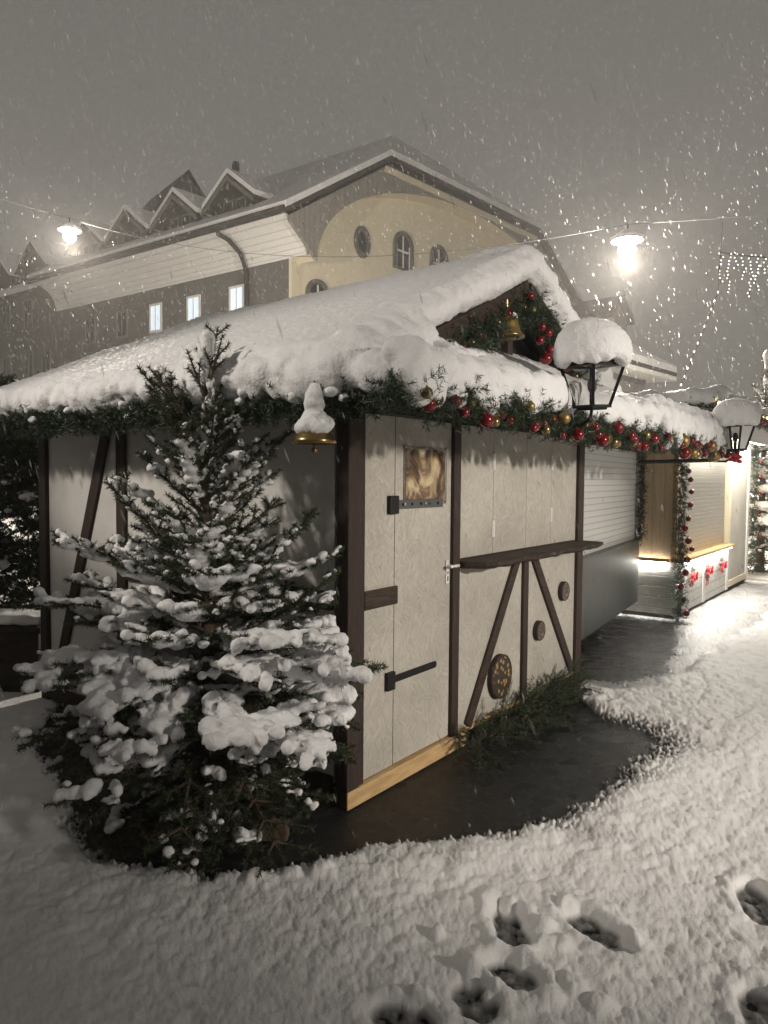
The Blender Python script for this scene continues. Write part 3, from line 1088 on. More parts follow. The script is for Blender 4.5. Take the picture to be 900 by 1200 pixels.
# ================================================================== SPRUCE
def spruce(name, label, base, height, radius, seed, extra=(), per_m=900, nl=.025, nw=.0042, whorls=15, snow=1.0, voxel=.012, lean=(0, 0), group=None, sparse_top=True, snow_from_z=.0, avoid=None):
    rs = random.Random(seed)
    base = np.array(base, float)
    t = empty(name, label, 'tree', base, 0, group)
    up = np.array([lean[0], lean[1], 1.0])
    tr = [base + up * z for z in np.linspace(0, height, 14)]
    MB().tube(tr, np.linspace(.05 * height / 2.4, .007, 14), 10).build('trunk', M['bark'], t, base, smooth=True)
    segs, branches, blobs = [], MB(), MB()

    def limb(a, d, ln, droop, curl, sn, depth=0, r0=.009):
        n = max(4, int(ln / .05))
        pts = [np.array(a, float)]
        dd = np.array(d, float)
        for i in range(n):
            s = (i + 1) / n
            dd = dd + np.array([0, 0, (-droop + curl * s) / n])
            dd = dd / np.linalg.norm(dd)
            q = pts[-1] + dd * ln / n
            q[2] = max(q[2], base[2] + .09)
            pts.append(q)
        if avoid is not None:
            pts = [avoid(q) for q in pts]
        branches.tube(pts, np.linspace(r0, .0025, len(pts)), 5)
        for i in range(n):
            if i / n > (.18 if depth == 0 else 0):
                segs.append((pts[i], pts[i + 1]))
        # snow lies on the upper side in broken patches; low skirts and upright tips stay nearly bare
        run = []

        def lay():
            if len(run) == 1:
                blobs.ball(run[0][0], run[0][1] * .8, (1.2, 1.2, .8), 8, 6)
            elif run:
                qs = [a_ for a_, b_ in run]
                e0_, e1_ = qs[0] - (qs[1] - qs[0]) * .5, qs[-1] + (qs[-1] - qs[-2]) * .35
                rs_ = [b_ for a_, b_ in run]
                blobs.tube([e0_] + qs + [e1_], [rs_[0] * .35] + rs_ + [rs_[-1] * .5], 8)
            run.clear()
        for i in range(1, len(pts)):
            s = i / n
            zz = pts[i][2] - base[2]
            flat = 1 - abs(dd[2]) * .8
            pat = perlin((pts[i] * np.array([5.5, 5.5, 4.0]) + seed)[None])[0] + .35 * perlin((pts[i] * 13 + seed)[None])[0]
            low = float(sstep(.10, .24, zz / height))
            tip = 1 - .8 * float(sstep(.72, 1.0, s)) * float(sstep(.42, .55, zz / height))
            rr = sn * (.0125 + .0155 * min(1, s * 1.4)) * flat * rs.uniform(.7, 1.25) * (1.0, .9, .62)[depth] * tip
            thr = -.09 - .20 * float(sstep(.40, .60, zz / height)) - .25 * (sn - 1) + .50 * (1 - low)
            if pat <= thr or rr <= .008:
                lay()
            if pat > thr and s > .12 and rr > .008:
                rr *= .8 + .7 * min(.6, pat - thr)
                q = pts[i] + np.array([rs.uniform(-.006, .006), rs.uniform(-.006, .006), rr * .55 + .004])
                run.append((q, rr))
                if depth == 0 and pat > thr + .12 and .25 < s < .9 and low > .6:      # pads bridging the side twigs
                    w_ = rr * rs.uniform(1.7, 2.6)
                    blobs.ball(q + np.array([0, 0, -.008]), w_, (1.15, 1.15, .42), 9, 7)
        lay()
        if depth < 2 and ln > .10:
            k = 2
            while k < n:
                s = k / n
                for sg in (-1, 1):
                    if rs.random() < .9:
                        sd = np.cross(dd, np.array([0, 0, 1.0]))
                        nn = np.linalg.norm(sd)
                        sd = sd / nn * sg if nn > .05 else np.array([rs.uniform(-1, 1), rs.uniform(-1, 1), 0])
                        loc = (pts[k] - pts[k - 1]) / (np.linalg.norm(pts[k] - pts[k - 1]) + 1e-9)
                        nd = loc * .75 + sd * .75 + np.array([0, 0, rs.uniform(-.05, .38)])
                        limb(pts[k], nd / np.linalg.norm(nd), ln * (.50 - .30 * s) * rs.uniform(.75, 1.15), droop * .6, curl * .5, sn * .85, depth + 1, r0 * .6)
                k += 2 if depth == 0 else 3
        return pts

    zs = [height * (.07 + .73 * (i / (whorls - 1))) for i in range(whorls)]
    for i, z in enumerate(zs):
        f = z / height
        nb = 7 if f < .6 else 5
        R = radius * (1 - f) ** .62 * (1.08 if f < .5 else .92) * (.66 + .34 * float(sstep(.06, .26, f)))
        el = -.30 + 1.50 * f
        ph = rs.uniform(0, 6.28)
        for k in range(nb):
            az = ph + 2 * math.pi * k / nb + rs.uniform(-.3, .3)
            e = el + rs.uniform(-.14, .14)
            ln = R * rs.uniform(.78, 1.12) / max(math.cos(e), .55)
            d = np.array([math.cos(az) * math.cos(e), math.sin(az) * math.cos(e), math.sin(e)])
            sn = snow * (1.25 if f < .5 else 1.0)
            limb(base + up * z, d, ln, .45 * (1 - f), .35, sn, 0)
        # short live shoots between the whorls
        for k in range(3):
            az = rs.uniform(0, 6.28)
            e = el + .25
            d = np.array([math.cos(az) * math.cos(e), math.sin(az) * math.cos(e), math.sin(e)])
            limb(base + up * (z + .06), d, R * .5, .2, .3, snow * .8, 1)
    for a, tip, sn in extra:                           # the long boughs one recognises the tree by
        a, tip = np.array(a, float), np.array(tip, float)
        d = tip - a
        ln = np.linalg.norm(d)
        limb(a, d / ln + np.array([0, 0, .12]), ln * 1.02, .28, .05, sn, 0, .011)
    # leader: a few upright shoots
    top = base + up * height
    for k in range(5):
        a = base + up * (height * (.86 + .02 * k))
        az = k * 1.9
        limb(a, np.array([math.cos(az) * .40, math.sin(az) * .40, 1]), .20 + .03 * k, 0, 0, snow * .75, 1)
    segs.append((base + up * height * .84, top))
    for k in range(14):
        s = .80 + .20 * k / 13
        blobs.ball(base + up * height * s + np.array([rs.uniform(-.02, .02), rs.uniform(-.02, .02), 0]), rs.uniform(.016, .026) * snow, (1, 1, 1.3), 8, 6)
    blobs.ball(top + np.array([0, 0, .02]), .040 * snow, (1, 1, 1.3))
    blobs.ball(top + np.array([.01, 0, .07]), .036 * snow, (1, 1, 1.2))
    branches.build('branches', M['bark'], t, base)
    v, f = needles(segs, per_m, nl, nw)
    v[:, 2] = np.maximum(v[:, 2], base[2] + .004)
    link('needles', fast_mesh('needles', v - base, f), M['needle'], t)
    snow_from('snow_load', blobs, voxel, 4, .014, 14, .006, 42, t, base)
    return t


def keep_off_wall(q):
    l = (q - O) @ D1
    if l > -.05:
        q = q - D1 * (l + .05)
    return q


TREE = np.array([-.85, 3.55, 0.0])
spruce('spruce_tree', 'snow-laden young spruce tree leaning on the side of the market hut', TREE, 2.27, .78, 5,
       extra=[((-.85, 3.55, .95), (-1.60, 3.45, 1.10), 1.23), ((-.85, 3.55, .75), (-1.50, 3.20, .80), 1.23), ((-.85, 3.5, .75), (-.10, 3.10, .86), 1.23), ((-.85, 3.5, .85), (-.28, 3.15, 1.0), 1.27),
              ((-.85, 3.5, .55), (-.40, 2.98, .12), 1.14), ((-.85, 3.5, .6), (-.82, 2.93, .24), 1.23), ((-.85, 3.5, .7), (-1.35, 3.05, .45), 1.27), ((-.85, 3.5, .72), (-.55, 2.95, .62), 1.36),
              ((-.85, 3.5, .72), (-1.0, 2.90, .60), 1.36), ((-.85, 3.5, .8), (-1.2, 3.0, .72), 1.36), ((-.80, 3.55, 1.0), (-.35, 3.55, 1.52), .9), ((-.80, 3.55, .8), (-.25, 3.5, 1.22), .9),
              ((-.85, 3.55, 1.1), (-1.22, 3.4, 1.62), 1.0), ((-.85, 3.5, .66), (-.25, 3.0, .55), 1.23), ((-.85, 3.5, .66), (-1.48, 3.1, .58), 1.23)],
       avoid=keep_off_wall, whorls=17, snow=1.05, voxel=.010)


def tree_stand():
    p0 = TREE + np.array([.0, -.05, 0])
    t = empty('tree_stand', 'rough wooden cross stand in the dark under the spruce', 'tree stand', p0)
    MB().beam((-.32, -.12, .06), (.42, -.16, .07), .07, .08).build('foot_beam', M['bark'], t, bevel=.006)
    MB().beam((-.02, -.45, .03), (.06, .30, .03), .07, .05).build('foot_beam', M['dark_wood'], t, bevel=.006)


tree_stand()


# ================================================================== HEDGE AND PLANTER BEHIND THE HUT
def behind_left():
    p0 = np.array([-3.55, 6.9, 0.0])
    t = empty('snowy_hedge', 'dark evergreen hedge flecked with snow behind the market hut', 'hedge', p0)
    segs, bl, br = [], MB(), MB()
    for k in range(2200):
        c = p0 + np.array([random.uniform(-1.2, 1.05), random.uniform(-.55, .5), random.uniform(.35, 2.45)])
        d = rng.normal(size=3) + np.array([0, -.6, .1])
        d /= np.linalg.norm(d)
        ln = random.uniform(.12, .3)
        segs.append((c, c + d * ln))
        if k % 9 == 0:
            br.tube([c - d * .3, c + d * ln], .005, 4)
        for s in (-1, 1):
            e = c + d * ln * .5
            sd = d + s * np.cross(d, [0, 0, 1.0]) * .8
            segs.append((e, e + sd * ln * .5))
        if random.random() < .11:
            r = random.uniform(.02, .055)
            bl.ball(c + d * ln * .7 + np.array([0, 0, r * .5]), r, (1.5, 1.3, .7), 8, 6)
    for k in range(34):
        bl.ball(p0 + np.array([random.uniform(-1.2, 1.0), random.uniform(-.5, .4), 2.45 + random.uniform(-.08, .05)]), random.uniform(.06, .12), (1.3, 1.3, .7), 8, 6)
    v, f = needles(segs, 300, .035, .010)
    link('foliage', fast_mesh('foliage', v - p0, f), M['needle'], t)
    br.tube([p0 + [-.6, 0, 0], p0 + [-.55, 0, 2.2]], .04).tube([p0 + [.5, 0, 0], p0 + [.5, 0, 2.2]], .04).build('stems', M['bark'], t, p0)
    snow_from('snow_clumps', bl, .022, 2, .02, 10, .006, 30, t, p0)
    p0 = np.array([-3.35, 5.75, 0.0])
    t = empty('planter_box', 'dark wooden planter box with snow along its rim before the hedge', 'planter', p0)
    MB().box(-1.1, .72, -.16, .16, 0.0, .50).build('box', M['dark_wood'], t, bevel=.01)
    MB().box(-1.13, .75, -.19, .19, .502, .54).build('rim', M['dark_wood'], t, bevel=.006)
    b = MB().box(-1.12, .74, -.17, .17, .542, .62)
    for k in range(34):
        b.ball((random.uniform(-1.1, .72), random.uniform(-.17, .14), .585), random.uniform(.04, .065))
    snow_from('rim_snow', b, .02, 5, .015, 8, .004, 30, t)


behind_left()


# ================================================================== SHUTTERED STALL
def shuttered_stall():
    A = W(3.50, .16)
    rot = TH + R_(6.6)
    t = empty('shuttered_stall', 'closed stall with white roller shutter over a bare steel counter front', 'market stall', A, rot)
    x0, x1, dp = -.25, 2.62, 1.25
    MB().box(x0, x1, .03, dp, .20, .26).build('floor', M['dark_wood'], t)
    MB().box(x0, x1, .0, .028, .22, .955).build('counter_front', M['steel'], t, bevel=.004)
    MB().box(x0, x1 + .01, -.03, .05, .957, .985).build('counter_edge', M['steel'], t, bevel=.004)
    sh = MB().box(x0 + .02, x1 - .06, .035, .05, .987, 2.02).build('roller_shutter', M['shutter'], t)
    MB().box(x1 - .058, x1, .0, .06, .987, 2.20).build('shutter_rail', M['white_paint'], t, bevel=.003)
    MB().box(x0, x1 - .06, -.02, .06, 2.022, 2.20).build('shutter_box', M['dark_wood'], t)
    MB().box(x1 - .03, x1, .062, dp, .262, 2.20).build('side_wall', M['dark_wood'], t)
    MB().box(x0, x1, dp, dp + .03, .2, 2.20).build('rear_wall', M['dark_wood'], t)
    for x in (.15, 2.3):
        MB().lathe([(.0, -.05), (.19, -.05), (.2, 0), (.19, .05), (.0, .05)], (x, .5, .2), 20, (0, 1, 0)).build('wheel', M['fabric_dark'], t)
    rf = MB().box(x0 - .05, x1 + .05, -.08, dp + .1, 2.202, 2.24).build('roof', M['dark_wood'], t)
    snow_from('roof_snow', MB().box(x0 - .07, x1 + .06, -.1, dp + .12, 2.235, 2.40), .035, 5, .03, 4, .008, 22, rf)
    # pent roof in front of it, in line with the hut's
    p0 = W(4.3, -.3, 2.1)
    pr = empty('front_canopy', 'narrow canopy before the steel stall with furrowed snow sliding over its edge', 'canopy', p0)
    b = MB()
    for (x, y, z) in ((0, 0, 0),):
        q = [W(3.44, -.56, 2.09), W(3.44, .14, 2.30), W(3.44, .14, 2.33), W(3.44, -.56, 2.12)]
        b.prism(q, D1 * 1.80)
    b.build('board', M['dark_wood'], pr, p0)
    MB().prism([W(3.44, -.585, 2.05), W(3.44, -.562, 2.05), W(3.44, -.562, 2.13), W(3.44, -.585, 2.13)], D1 * 1.80).build('fascia', M['timber_h'], pr, p0)
    MB().tube([W(5.22, -.50, 2.06), W(5.22, -.52, 1.90), W(5.9, .42, 1.90)], .022, 8).build('awning_arm', M['iron'], pr, p0)
    b = MB()
    b.prism([W(2.9, -.60, 2.13), W(2.9, .25, 2.34), W(2.9, .25, 2.55), W(2.9, -.60, 2.30)], D1 * 2.32)
    x = 1.75
    while x < 5.22:                                    # tongues of snow hanging over the edge
        r = random.uniform(.055, .075)
        dn = random.uniform(.06, .24)
        if x > 3.1:
            b.ball(W(x, -.62, 2.22), r * 1.15)
            b.ball(W(x, -.655, 2.22 - dn * .5), r, (1, 1, 1.4))
            b.ball(W(x, -.665, 2.21 - dn), r * .8, (1, 1, 1.3))
            b.ball(W(x + .03, -.52, 2.31), r * 1.2)
        x += random.uniform(.10, .16)
    snow_from('canopy_snow', b, .018, 4, .016, 8, .005, 30, pr, p0)
    p0 = W(4.3, -.62, 2.0)
    g = empty('canopy_garland', 'fir garland crowded with large baubles under the furrowed canopy snow', 'garland', p0)
    path = [W(x, -.62, 2.02 + .015 * math.sin(x * 7)) for x in np.linspace(3.42, 5.2, 24)]
    garland_mesh('greenery', path, 800, .05, .09, 260, .03, .005, .4, parent=g, off=p0)
    kinds = ['red', 'gold_matt', 'red_matt', 'red', 'gold']
    for k in range(26):
        x = 3.45 + 1.72 * (k + random.uniform(-.3, .3)) / 26
        bauble(kinds[k % 5], W(x, -.67 + random.uniform(-.03, .03), 1.985 + random.uniform(-.06, .05)), random.choice((.035, .045, .055)), g, p0)
    # strip of greenery on the right edge of the shutter
    p0 = W(6.02, .44, 1.2)
    g = empty('edge_garland', 'plain green garland strip down the right edge of the white shutter', 'garland', p0)
    garland_mesh('greenery', [W(6.02, .42, z) for z in np.linspace(.98, 2.1, 20)], 420, .03, .06, 200, .03, .006, .2, parent=g, off=p0)


shuttered_stall()


# ================================================================== LIT STALL
def lit_stall():
    B = W(6.30, .08)
    t = empty('lit_stall', 'brightly lit timber stall with beige shutter and whitewashed board counter', 'market stall', B, TH)
    L_, dp = 4.3, 2.4
    MB().box(0, L_, .02, dp, .02, .05).build('floor', M['dark_wood'], t)
    MB().box(.0, .03, .031, dp, .06, .70).build('side_boards', M['white_board'], t)
    MB().box(.0, .03, .031, dp, .702, 2.30).build('side_wall', M['pine_wall'], t)
    MB().box(.0, 2.78, .0, .03, .05, .69).build('front_boards', M['white_board'], t)
    for x in (1.30, 2.70):
        MB().box(x, x + .11, -.014, -.001, .05, .69).build('board_post', M['white_paint'], t)
    ct = MB().box(-.04, 2.80, -.10, .06, .702, .745).build('counter', M['pine'], t, bevel=.006)
    MB().box(-.055, -.041, .062, dp - .2, .702, .745).build('counter_lip', M['pine'], t)
    MB().box(.05, 2.75, -.07, -.04, .688, .700).build('light_strip', M['led'], t)
    MB().box(-.035, -.008, .10, 1.6, .688, .700).build('light_strip', M['led'], t)
    MB().box(.12, 2.70, .04, .055, .747, 2.03).build('roller_shutter', M['shutter_b'], t)
    MB().box(.0, .118, .0, .06, .747, 2.30).build('post', M['pine'], t, bevel=.004)
    MB().box(2.72, 2.86, -.02, .06, .747, 2.30).build('post', M['cream'], t, bevel=.004)
    MB().box(2.87, 4.12, .0, .03, .08, 2.05).build('closed_panel', M['osb'], t)
    MB().box(2.87, 4.12, -.02, -.001, .08, .17).build('panel_rail', M['cream'], t)
    MB().box(4.13, 4.26, -.02, .06, .05, 2.30).build('post', M['white_paint'], t)
    MB().box(.12, 2.715, -.01, .05, 2.032, 2.30).build('fascia', M['white_paint'], t)
    MB().box(2.865, 4.12, -.01, .05, 2.052, 2.30).build('fascia', M['white_paint'], t)
    MB().box(L_ - .03, L_, .062, dp, .05, 2.30).build('side_wall', M['pine_wall'], t)
    MB().box(0, L_, dp, dp + .03, .05, 2.30).build('rear_wall', M['dark_wood'], t)
    sof = MB().box(-.15, L_ + .15, -.34, -.02, 2.302, 2.33).build('soffit', M['white_paint'], t)
    for x in (.2, 1.2, 2.2, 3.2):
        MB().box(x, x + .85, -.26, -.20, 2.262, 2.30).build('tube_light', M['tube_light'], sof)
    MB().box(-.17, L_ + .17, -.38, -.342, 2.24, 2.56).build('eave_board', M['white_paint'], t)
    MB().box(-.17, -.132, -.341, dp, 2.33, 2.56).build('eave_board', M['white_paint'], t)
    rf = MB().box(-.13, L_ + .17, -.34, dp, 2.335, 2.56).build('roof', M['dark_wood'], t)
    b = MB().box(-.18, L_ + .2, -.38, dp, 2.563, 2.72)
    for k in range(70):
        b.ball((random.uniform(-.2, L_ + .2), -.39 + random.uniform(-.03, .03), 2.66 + random.uniform(-.05, .05)), random.uniform(.06, .11))
    for k in range(30):
        b.ball((-.20 + random.uniform(-.03, .03), -.36 + 2.6 * random.random(), 2.66 + random.uniform(-.05, .04)), random.uniform(.06, .11))
    snow_from('roof_snow', b, .035, 4, .03, 4, .01, 20, rf)
    # garlands
    p0 = W(6.27, .06, 1.0)
    g = empty('corner_garland', 'fir garland wound with red baubles down the corner of the lit stall', 'garland', p0)
    garland_mesh('greenery', [W(6.25 + .015 * math.sin(z * 9), .02, z) for z in np.linspace(.06, 2.25, 30)], 900, .055, .07, 220, .03, .006, .3, parent=g, off=p0)
    for k in range(15):
        z = .16 + 1.95 * (k + random.uniform(-.3, .3)) / 14
        bauble('red' if k % 3 else 'red_matt', W(6.21 + random.uniform(-.10, .10), -.085 + random.uniform(-.02, .06), z), random.choice((.032, .04)), g, p0)
    p0 = W(8.3, -.34, 2.55)
    g = empty('roof_edge_garland', 'fir garland with red bows and snow along the lit stall roof edge', 'garland', p0)
    path = [W(6.10, y, 2.56) for y in np.linspace(1.8, -.3, 20)] + [W(x, -.34, 2.55 + .02 * math.sin(x * 5)) for x in np.linspace(6.1, 10.7, 50)]
    garland_mesh('greenery', path, 1200, .06, .10, 160, .035, .008, .2, parent=g, off=p0)
    for k in range(22):
        x = 6.2 + 4.4 * (k + random.uniform(-.3, .3)) / 22
        bauble('red' if k % 2 else 'red_matt', W(x, -.40, 2.51 + random.uniform(-.06, .05)), random.choice((.035, .05, .06)), g, p0)
    b = MB()
    for k in range(60):
        b.ball(W(random.uniform(6.1, 10.7), -.38, 2.58 + random.uniform(-.03, .05)), random.uniform(.025, .05), (1.3, 1.3, .8), 8, 6)
    snow_from('snow_clumps', b, .02, 2, .01, 12, .004, 40, g, p0)
    for k in range(16):
        q = path[4 * k] + np.array([0, 0, .03]) - D2 * .06
        MB().ball(q, .022, k=8, m=6).build('fairy_light', M['yellow_fairy'], g, p0)
    p0 = W(10.62, .02, 1.1)
    g = empty('end_garland', 'fir garland with red baubles down the far end of the lit stall', 'garland', p0)
    garland_mesh('greenery', [W(10.62, .0, z) for z in np.linspace(.3, 2.25, 24)], 420, .06, .08, 140, .035, .009, .3, parent=g, off=p0)
    for k in range(5):
        bauble('red', W(10.6 + random.uniform(-.09, .09), -.08, .7 + 1.35 * k / 4 + random.uniform(-.1, .1)), .03, g, p0)
    # bows on the counter boards
    for x, lab in ((6.90, 'red bow on a green sprig, nearest the garlanded corner on the white boards'), (7.72, 'red bow with long hanging tails, middle one on the white boards'),
                   (8.55, 'red bow on a green sprig, farthest from the garlanded corner')):
        p = W(x, .05, .47)
        bw = empty('ribbon_bow', lab, 'bow', p, TH, 'red bows on the counter boards')
        m = MB()
        for s in (-1, 1):
            for a0, ln in ((.35, .13), (-.25, .12)):
                pts = []
                for q in np.linspace(0, 2 * math.pi, 13):
                    rr = ln * .5 * (1 - math.cos(q))
                    an = a0 + .38 * math.sin(q)
                    pts.append((s * rr * math.cos(an), -.012 - .03 * math.sin(q / 2), rr * math.sin(an)))
                for i in range(12):
                    a, c = np.array(pts[i]), np.array(pts[i + 1])
                    m.add([a + [0, -.016, 0], c + [0, -.016, 0], c + [0, .016, 0], a + [0, .016, 0]], [(0, 1, 2, 3)])
            tl = .20 if 'tails' in lab else .12
            m.prism([(0, -.012, 0), (s * .03, -.012, 0), (s * (.05 + .02), -.012, -tl), (s * .025, -.012, -tl)], (0, .004, 0))
        m.ball((0, -.02, 0), .026)
        m.build('ribbon', M['ribbon'], bw)
        segs = []
        for k in range(26):
            a = random.uniform(0, 6.28)
            segs.append(((0, -.006, 0), (.15 * math.cos(a), -.012, .13 * math.sin(a))))
        v, f = needles(segs, 130, .03, .007)
        v[:, 1] = np.minimum(v[:, 1], -.003)
        link('sprig', fast_mesh('sprig', v, f), M['needle_garland'], bw)


lit_stall()


# ================================================================== BIG BUILDING
G1 = np.array([math.sin(R_(42.3)), math.cos(R_(42.3)), 0])
G2 = np.array([-math.sin(R_(53.96)), math.cos(R_(53.96)), 0])
Q0 = np.array([-5.0, 37.67, 0])           # front of the gable overhang
C0 = np.array([-5.17, 40.0, 0])           # wall corner


def Qm(s, k, z):
    return Q0 + s * G1 + k * G2 + np.array([0, 0, z])


def Cm(s, k, z):
    return C0 + s * G1 + k * G2 + np.array([0, 0, z])


def gable_house():
    t = empty('gable_house', 'large town house with yellow arched gable, snowy roof and row of dormers', 'building', C0)
    off = C0
    WL = 22.6
    # walls
    MB().prism([Cm(0, .02, 0), Cm(0, WL, 0), Cm(0, WL, 13.4), Cm(0, .02, 13.4)], G1 * .4).build('side_wall', M['wall_grey'], t, off)
    MB().prism([Cm(0, 0, 0), Cm(31, 0, 0), Cm(31, 0, 14.6), Cm(23.6, 0, 19.3), Cm(7.3, 0, 19.3), Cm(0, 0, 14.6)], G2 * -.3).build('gable_wall', M['wall_yellow'], t, off)
    MB().prism([Cm(30.7, .3, 0), Cm(30.7, WL, 0), Cm(30.7, WL, 14.5), Cm(30.7, .3, 14.5)], G1 * .4).build('side_wall', M['wall_grey'], t, off)
    MB().prism([Cm(.4, WL - .4, 0), Cm(30.7, WL - .4, 0), Cm(30.7, WL - .4, 14.6), Cm(15.5, WL - .4, 24.4), Cm(.4, WL - .4, 14.6)], G2 * .3).build('rear_wall', M['wall_grey'], t, off)
    # grey quoin at the corner
    MB().prism([Cm(-.12, -.34, 0), Cm(.55, -.34, 0), Cm(.55, -.34, 13.3), Cm(-.12, -.34, 13.3)], G2 * .02).build('corner_strip', M['cream'], t, off)
    # coved white soffit under the eave
    pts = []
    for q in np.linspace(0, math.pi / 2, 9):
        pts.append((-1.85 * (1 - math.cos(q)), 13.3 + 1.7 * math.sin(q)))
    b = MB()
    for i in range(8):
        (s0, z0), (s1, z1) = pts[i], pts[i + 1]
        b.prism([Cm(s0, -1.2, z0), Cm(s1, -1.2, z1), Cm(s1 + .12, -1.2, z1 + .12), Cm(s0 + .12, -1.2, z0 + .12)], G2 * (WL + 1.2))
    b.build('coved_soffit', M['soffit'], t, off)
    # boarded gable front with its wide arch
    out = lambda s: min(14.7 + .64 * s, 19.55, 14.7 + .64 * (31.2 - s))
    arch = lambda s: 13.0 + 6.2 * math.sqrt(max(0, 1 - ((s - 15.6) / 13.5) ** 2)) if abs(s - 15.6) < 13.5 else 13.0
    ss = sorted(set([.25, 2.1, 2.15, 2.3, 2.6, 3.0, 3.5, 4.2] + list(np.linspace(5, 26, 43)) + [27, 28, 28.6, 28.9, 29.05, 29.1, 31]))
    b = MB()
    for a, c in zip(ss[:-1], ss[1:]):
        lo = [arch(a), arch(c)]
        if a < 2:
            lo = [14.6, 13.0]
        b.prism([Qm(a, 0, lo[0]), Qm(c, 0, lo[1]), Qm(c, 0, out(c)), Qm(a, 0, out(a))], G2 * .2)
    b.build('boarded_gable', M['board_grey'], t, off)
    b = MB()
    an = np.linspace(0, math.pi, 41)
    ap = [(15.6 - 13.5 * math.cos(q), 13.0 + 6.2 * math.sin(q)) for q in an]
    for (s0, z0), (s1, z1) in zip(ap[:-1], ap[1:]):
        b.prism([Qm(s0, .2, z0), Qm(s1, .2, z1), Qm(s1, .2, z1 + .1), Qm(s0, .2, z0 + .1)], G2 * 2.0)
    b.build('arch_vault', M['cream'], t, off)
    # roof and snow
    e0, sl = 14.95, .64

    def slab(lo, hi, grow):
        b = MB()
        zr = lambda s: e0 + sl * s
        RS = 15.6
        tri = []
        L1 = [(-.35, -.35), (7.4, -.35), (RS, 6.28), (RS, WL + 1.5), (-.35, WL + 1.5)]
        b.prism([Qm(s, k, zr(s) + lo) for s, k in L1], (0, 0, hi - lo))
        L2 = [(31.2 + .35, -.35), (31.2 + .35, WL + 1.5), (RS, WL + 1.5), (RS, 6.28), (31.2 - 7.4, -.35)]
        b.prism([Qm(s, k, zr(31.2 - s) + lo) for s, k in L2], (0, 0, hi - lo))
        L3 = [(7.4, -.35), (31.2 - 7.4, -.35), (RS, 6.28)]
        b.prism([Qm(s, k, (zr(7.4) if k < 0 else zr(RS)) + lo) for s, k in L3], (0, 0, hi - lo))
        return b
    rf = slab(.0, .28, 0).build('roof', M['roof_dark'], t, off)
    slab(.285, .62, 0).build('roof_snow', M['far_snow'], rf, off)
    # gutter and bent downpipe
    MB().tube([Qm(-.45, -.3, 14.98), Qm(-.45, WL + 1.4, 14.98)], .13, 8).build('gutter', M['roof_dark'], t, off)
    MB().tube([Cm(-1.95, 3.2, 14.95), Cm(-1.9, 3.2, 14.7), Cm(-1.3, 3.1, 14.5), Cm(-.6, 3.0, 13.9), Cm(-.2, 3.0, 13.0), Cm(-.2, 3.0, 0)], .13, 8).build('downpipe', M['roof_dark'], t, off)
    # pale moulding under the right verge
    MB().prism([Qm(7.3, -.05, 19.1), Qm(23.9, -.05, 19.1), Qm(23.9, -.05, 19.45), Qm(7.3, -.05, 19.45)], G2 * .04).build('moulding', M['cream'], t, off)

    # windows in the grey wing
    def wing_window(k, z, w, h, lit):
        fr = MB()
        o_ = -.06
        for a0, a1, z0, z1 in ((-w / 2 - .14, -w / 2, -h / 2 - .14, h / 2 + .14), (w / 2, w / 2 + .14, -h / 2 - .14, h / 2 + .14), (-w / 2, w / 2, h / 2, h / 2 + .14), (-w / 2, w / 2, -h / 2 - .16, -h / 2),
                               (-.03, .03, -h / 2, h / 2)):
            fr.prism([Cm(o_, k + a0, z + z0), Cm(o_, k + a1, z + z0), Cm(o_, k + a1, z + z1), Cm(o_, k + a0, z + z1)], G1 * .055)
        f = fr.build('window', M['board_grey'] if not lit else M['white_paint'], t, off)
        MB().prism([Cm(-.02, k - w / 2, z - h / 2), Cm(-.02, k + w / 2, z - h / 2), Cm(-.02, k + w / 2, z + h / 2), Cm(-.02, k - w / 2, z + h / 2)], G1 * .015).build('pane', M['pane_lit'] if lit else M['pane_dark'], f, off)
    for k, lit in ((4.0, 1), (7.7, 1), (11.3, 1), (14.8, 0), (18.4, 0)):
        wing_window(k, 11.5 if k > 5 else 11.55, .95, 1.5, lit)
    for k in (4.0, 7.7, 11.3, 14.8, 18.4):
        wing_window(k, 7.9, 1.05, 1.75, 0)
    # windows in the yellow gable
    b = MB()
    def gp(s, z, d=-.42):
        return Cm(s, 0, z) + G2 * d

    def ring(fn, inner, outer, d0, d1, n=28):
        bb = MB()
        for i in range(n):
            q0, q1 = 2 * math.pi * i / n, 2 * math.pi * (i + 1) / n
            pts = [fn(q0, inner), fn(q1, inner), fn(q1, outer), fn(q0, outer)]
            bb.prism([gp(*p, d0) for p in pts], G2 * (d1 - d0))
        return bb
    oval = lambda q, r: (5.2 + .58 * r * math.cos(q), 15.32 + .82 * r * math.sin(q))
    f = ring(oval, .72, 1.12, -.42, -.302).build('oval_window', M['stone'], t, off)
    bb = MB()
    bb.add([gp(*oval(2 * math.pi * i / 28, .74), -.315) for i in range(28)], [tuple(range(28))])
    bb.build('pane', M['pane_dark'], f, off)

    def arched(s, z0, w, h):
        def fn(q, r):
            # flat-sided with a rounded head
            c, n_ = math.cos(q), math.sin(q)
            hh = h / 2
            if n_ > 0:
                return (s + w / 2 * r * c, z0 + hh * .45 + (r * w * .5) * n_ + (hh * .05))
            m_ = max(abs(c), abs(n_))
            return (s + w / 2 * r * c / m_, z0 + hh * .45 + (n_ / m_) * (hh * 1.45 + (r - 1) * .3))
        f = ring(fn, 1.0, 1.38, -.42, -.302, 32).build('arched_window', M['stone'], t, off)
        MB().add([gp(*fn(2 * math.pi * i / 32, 1.02), -.315) for i in range(32)], [tuple(range(32))]).build('pane', M['pane_dark'], f, off)
        m = MB()
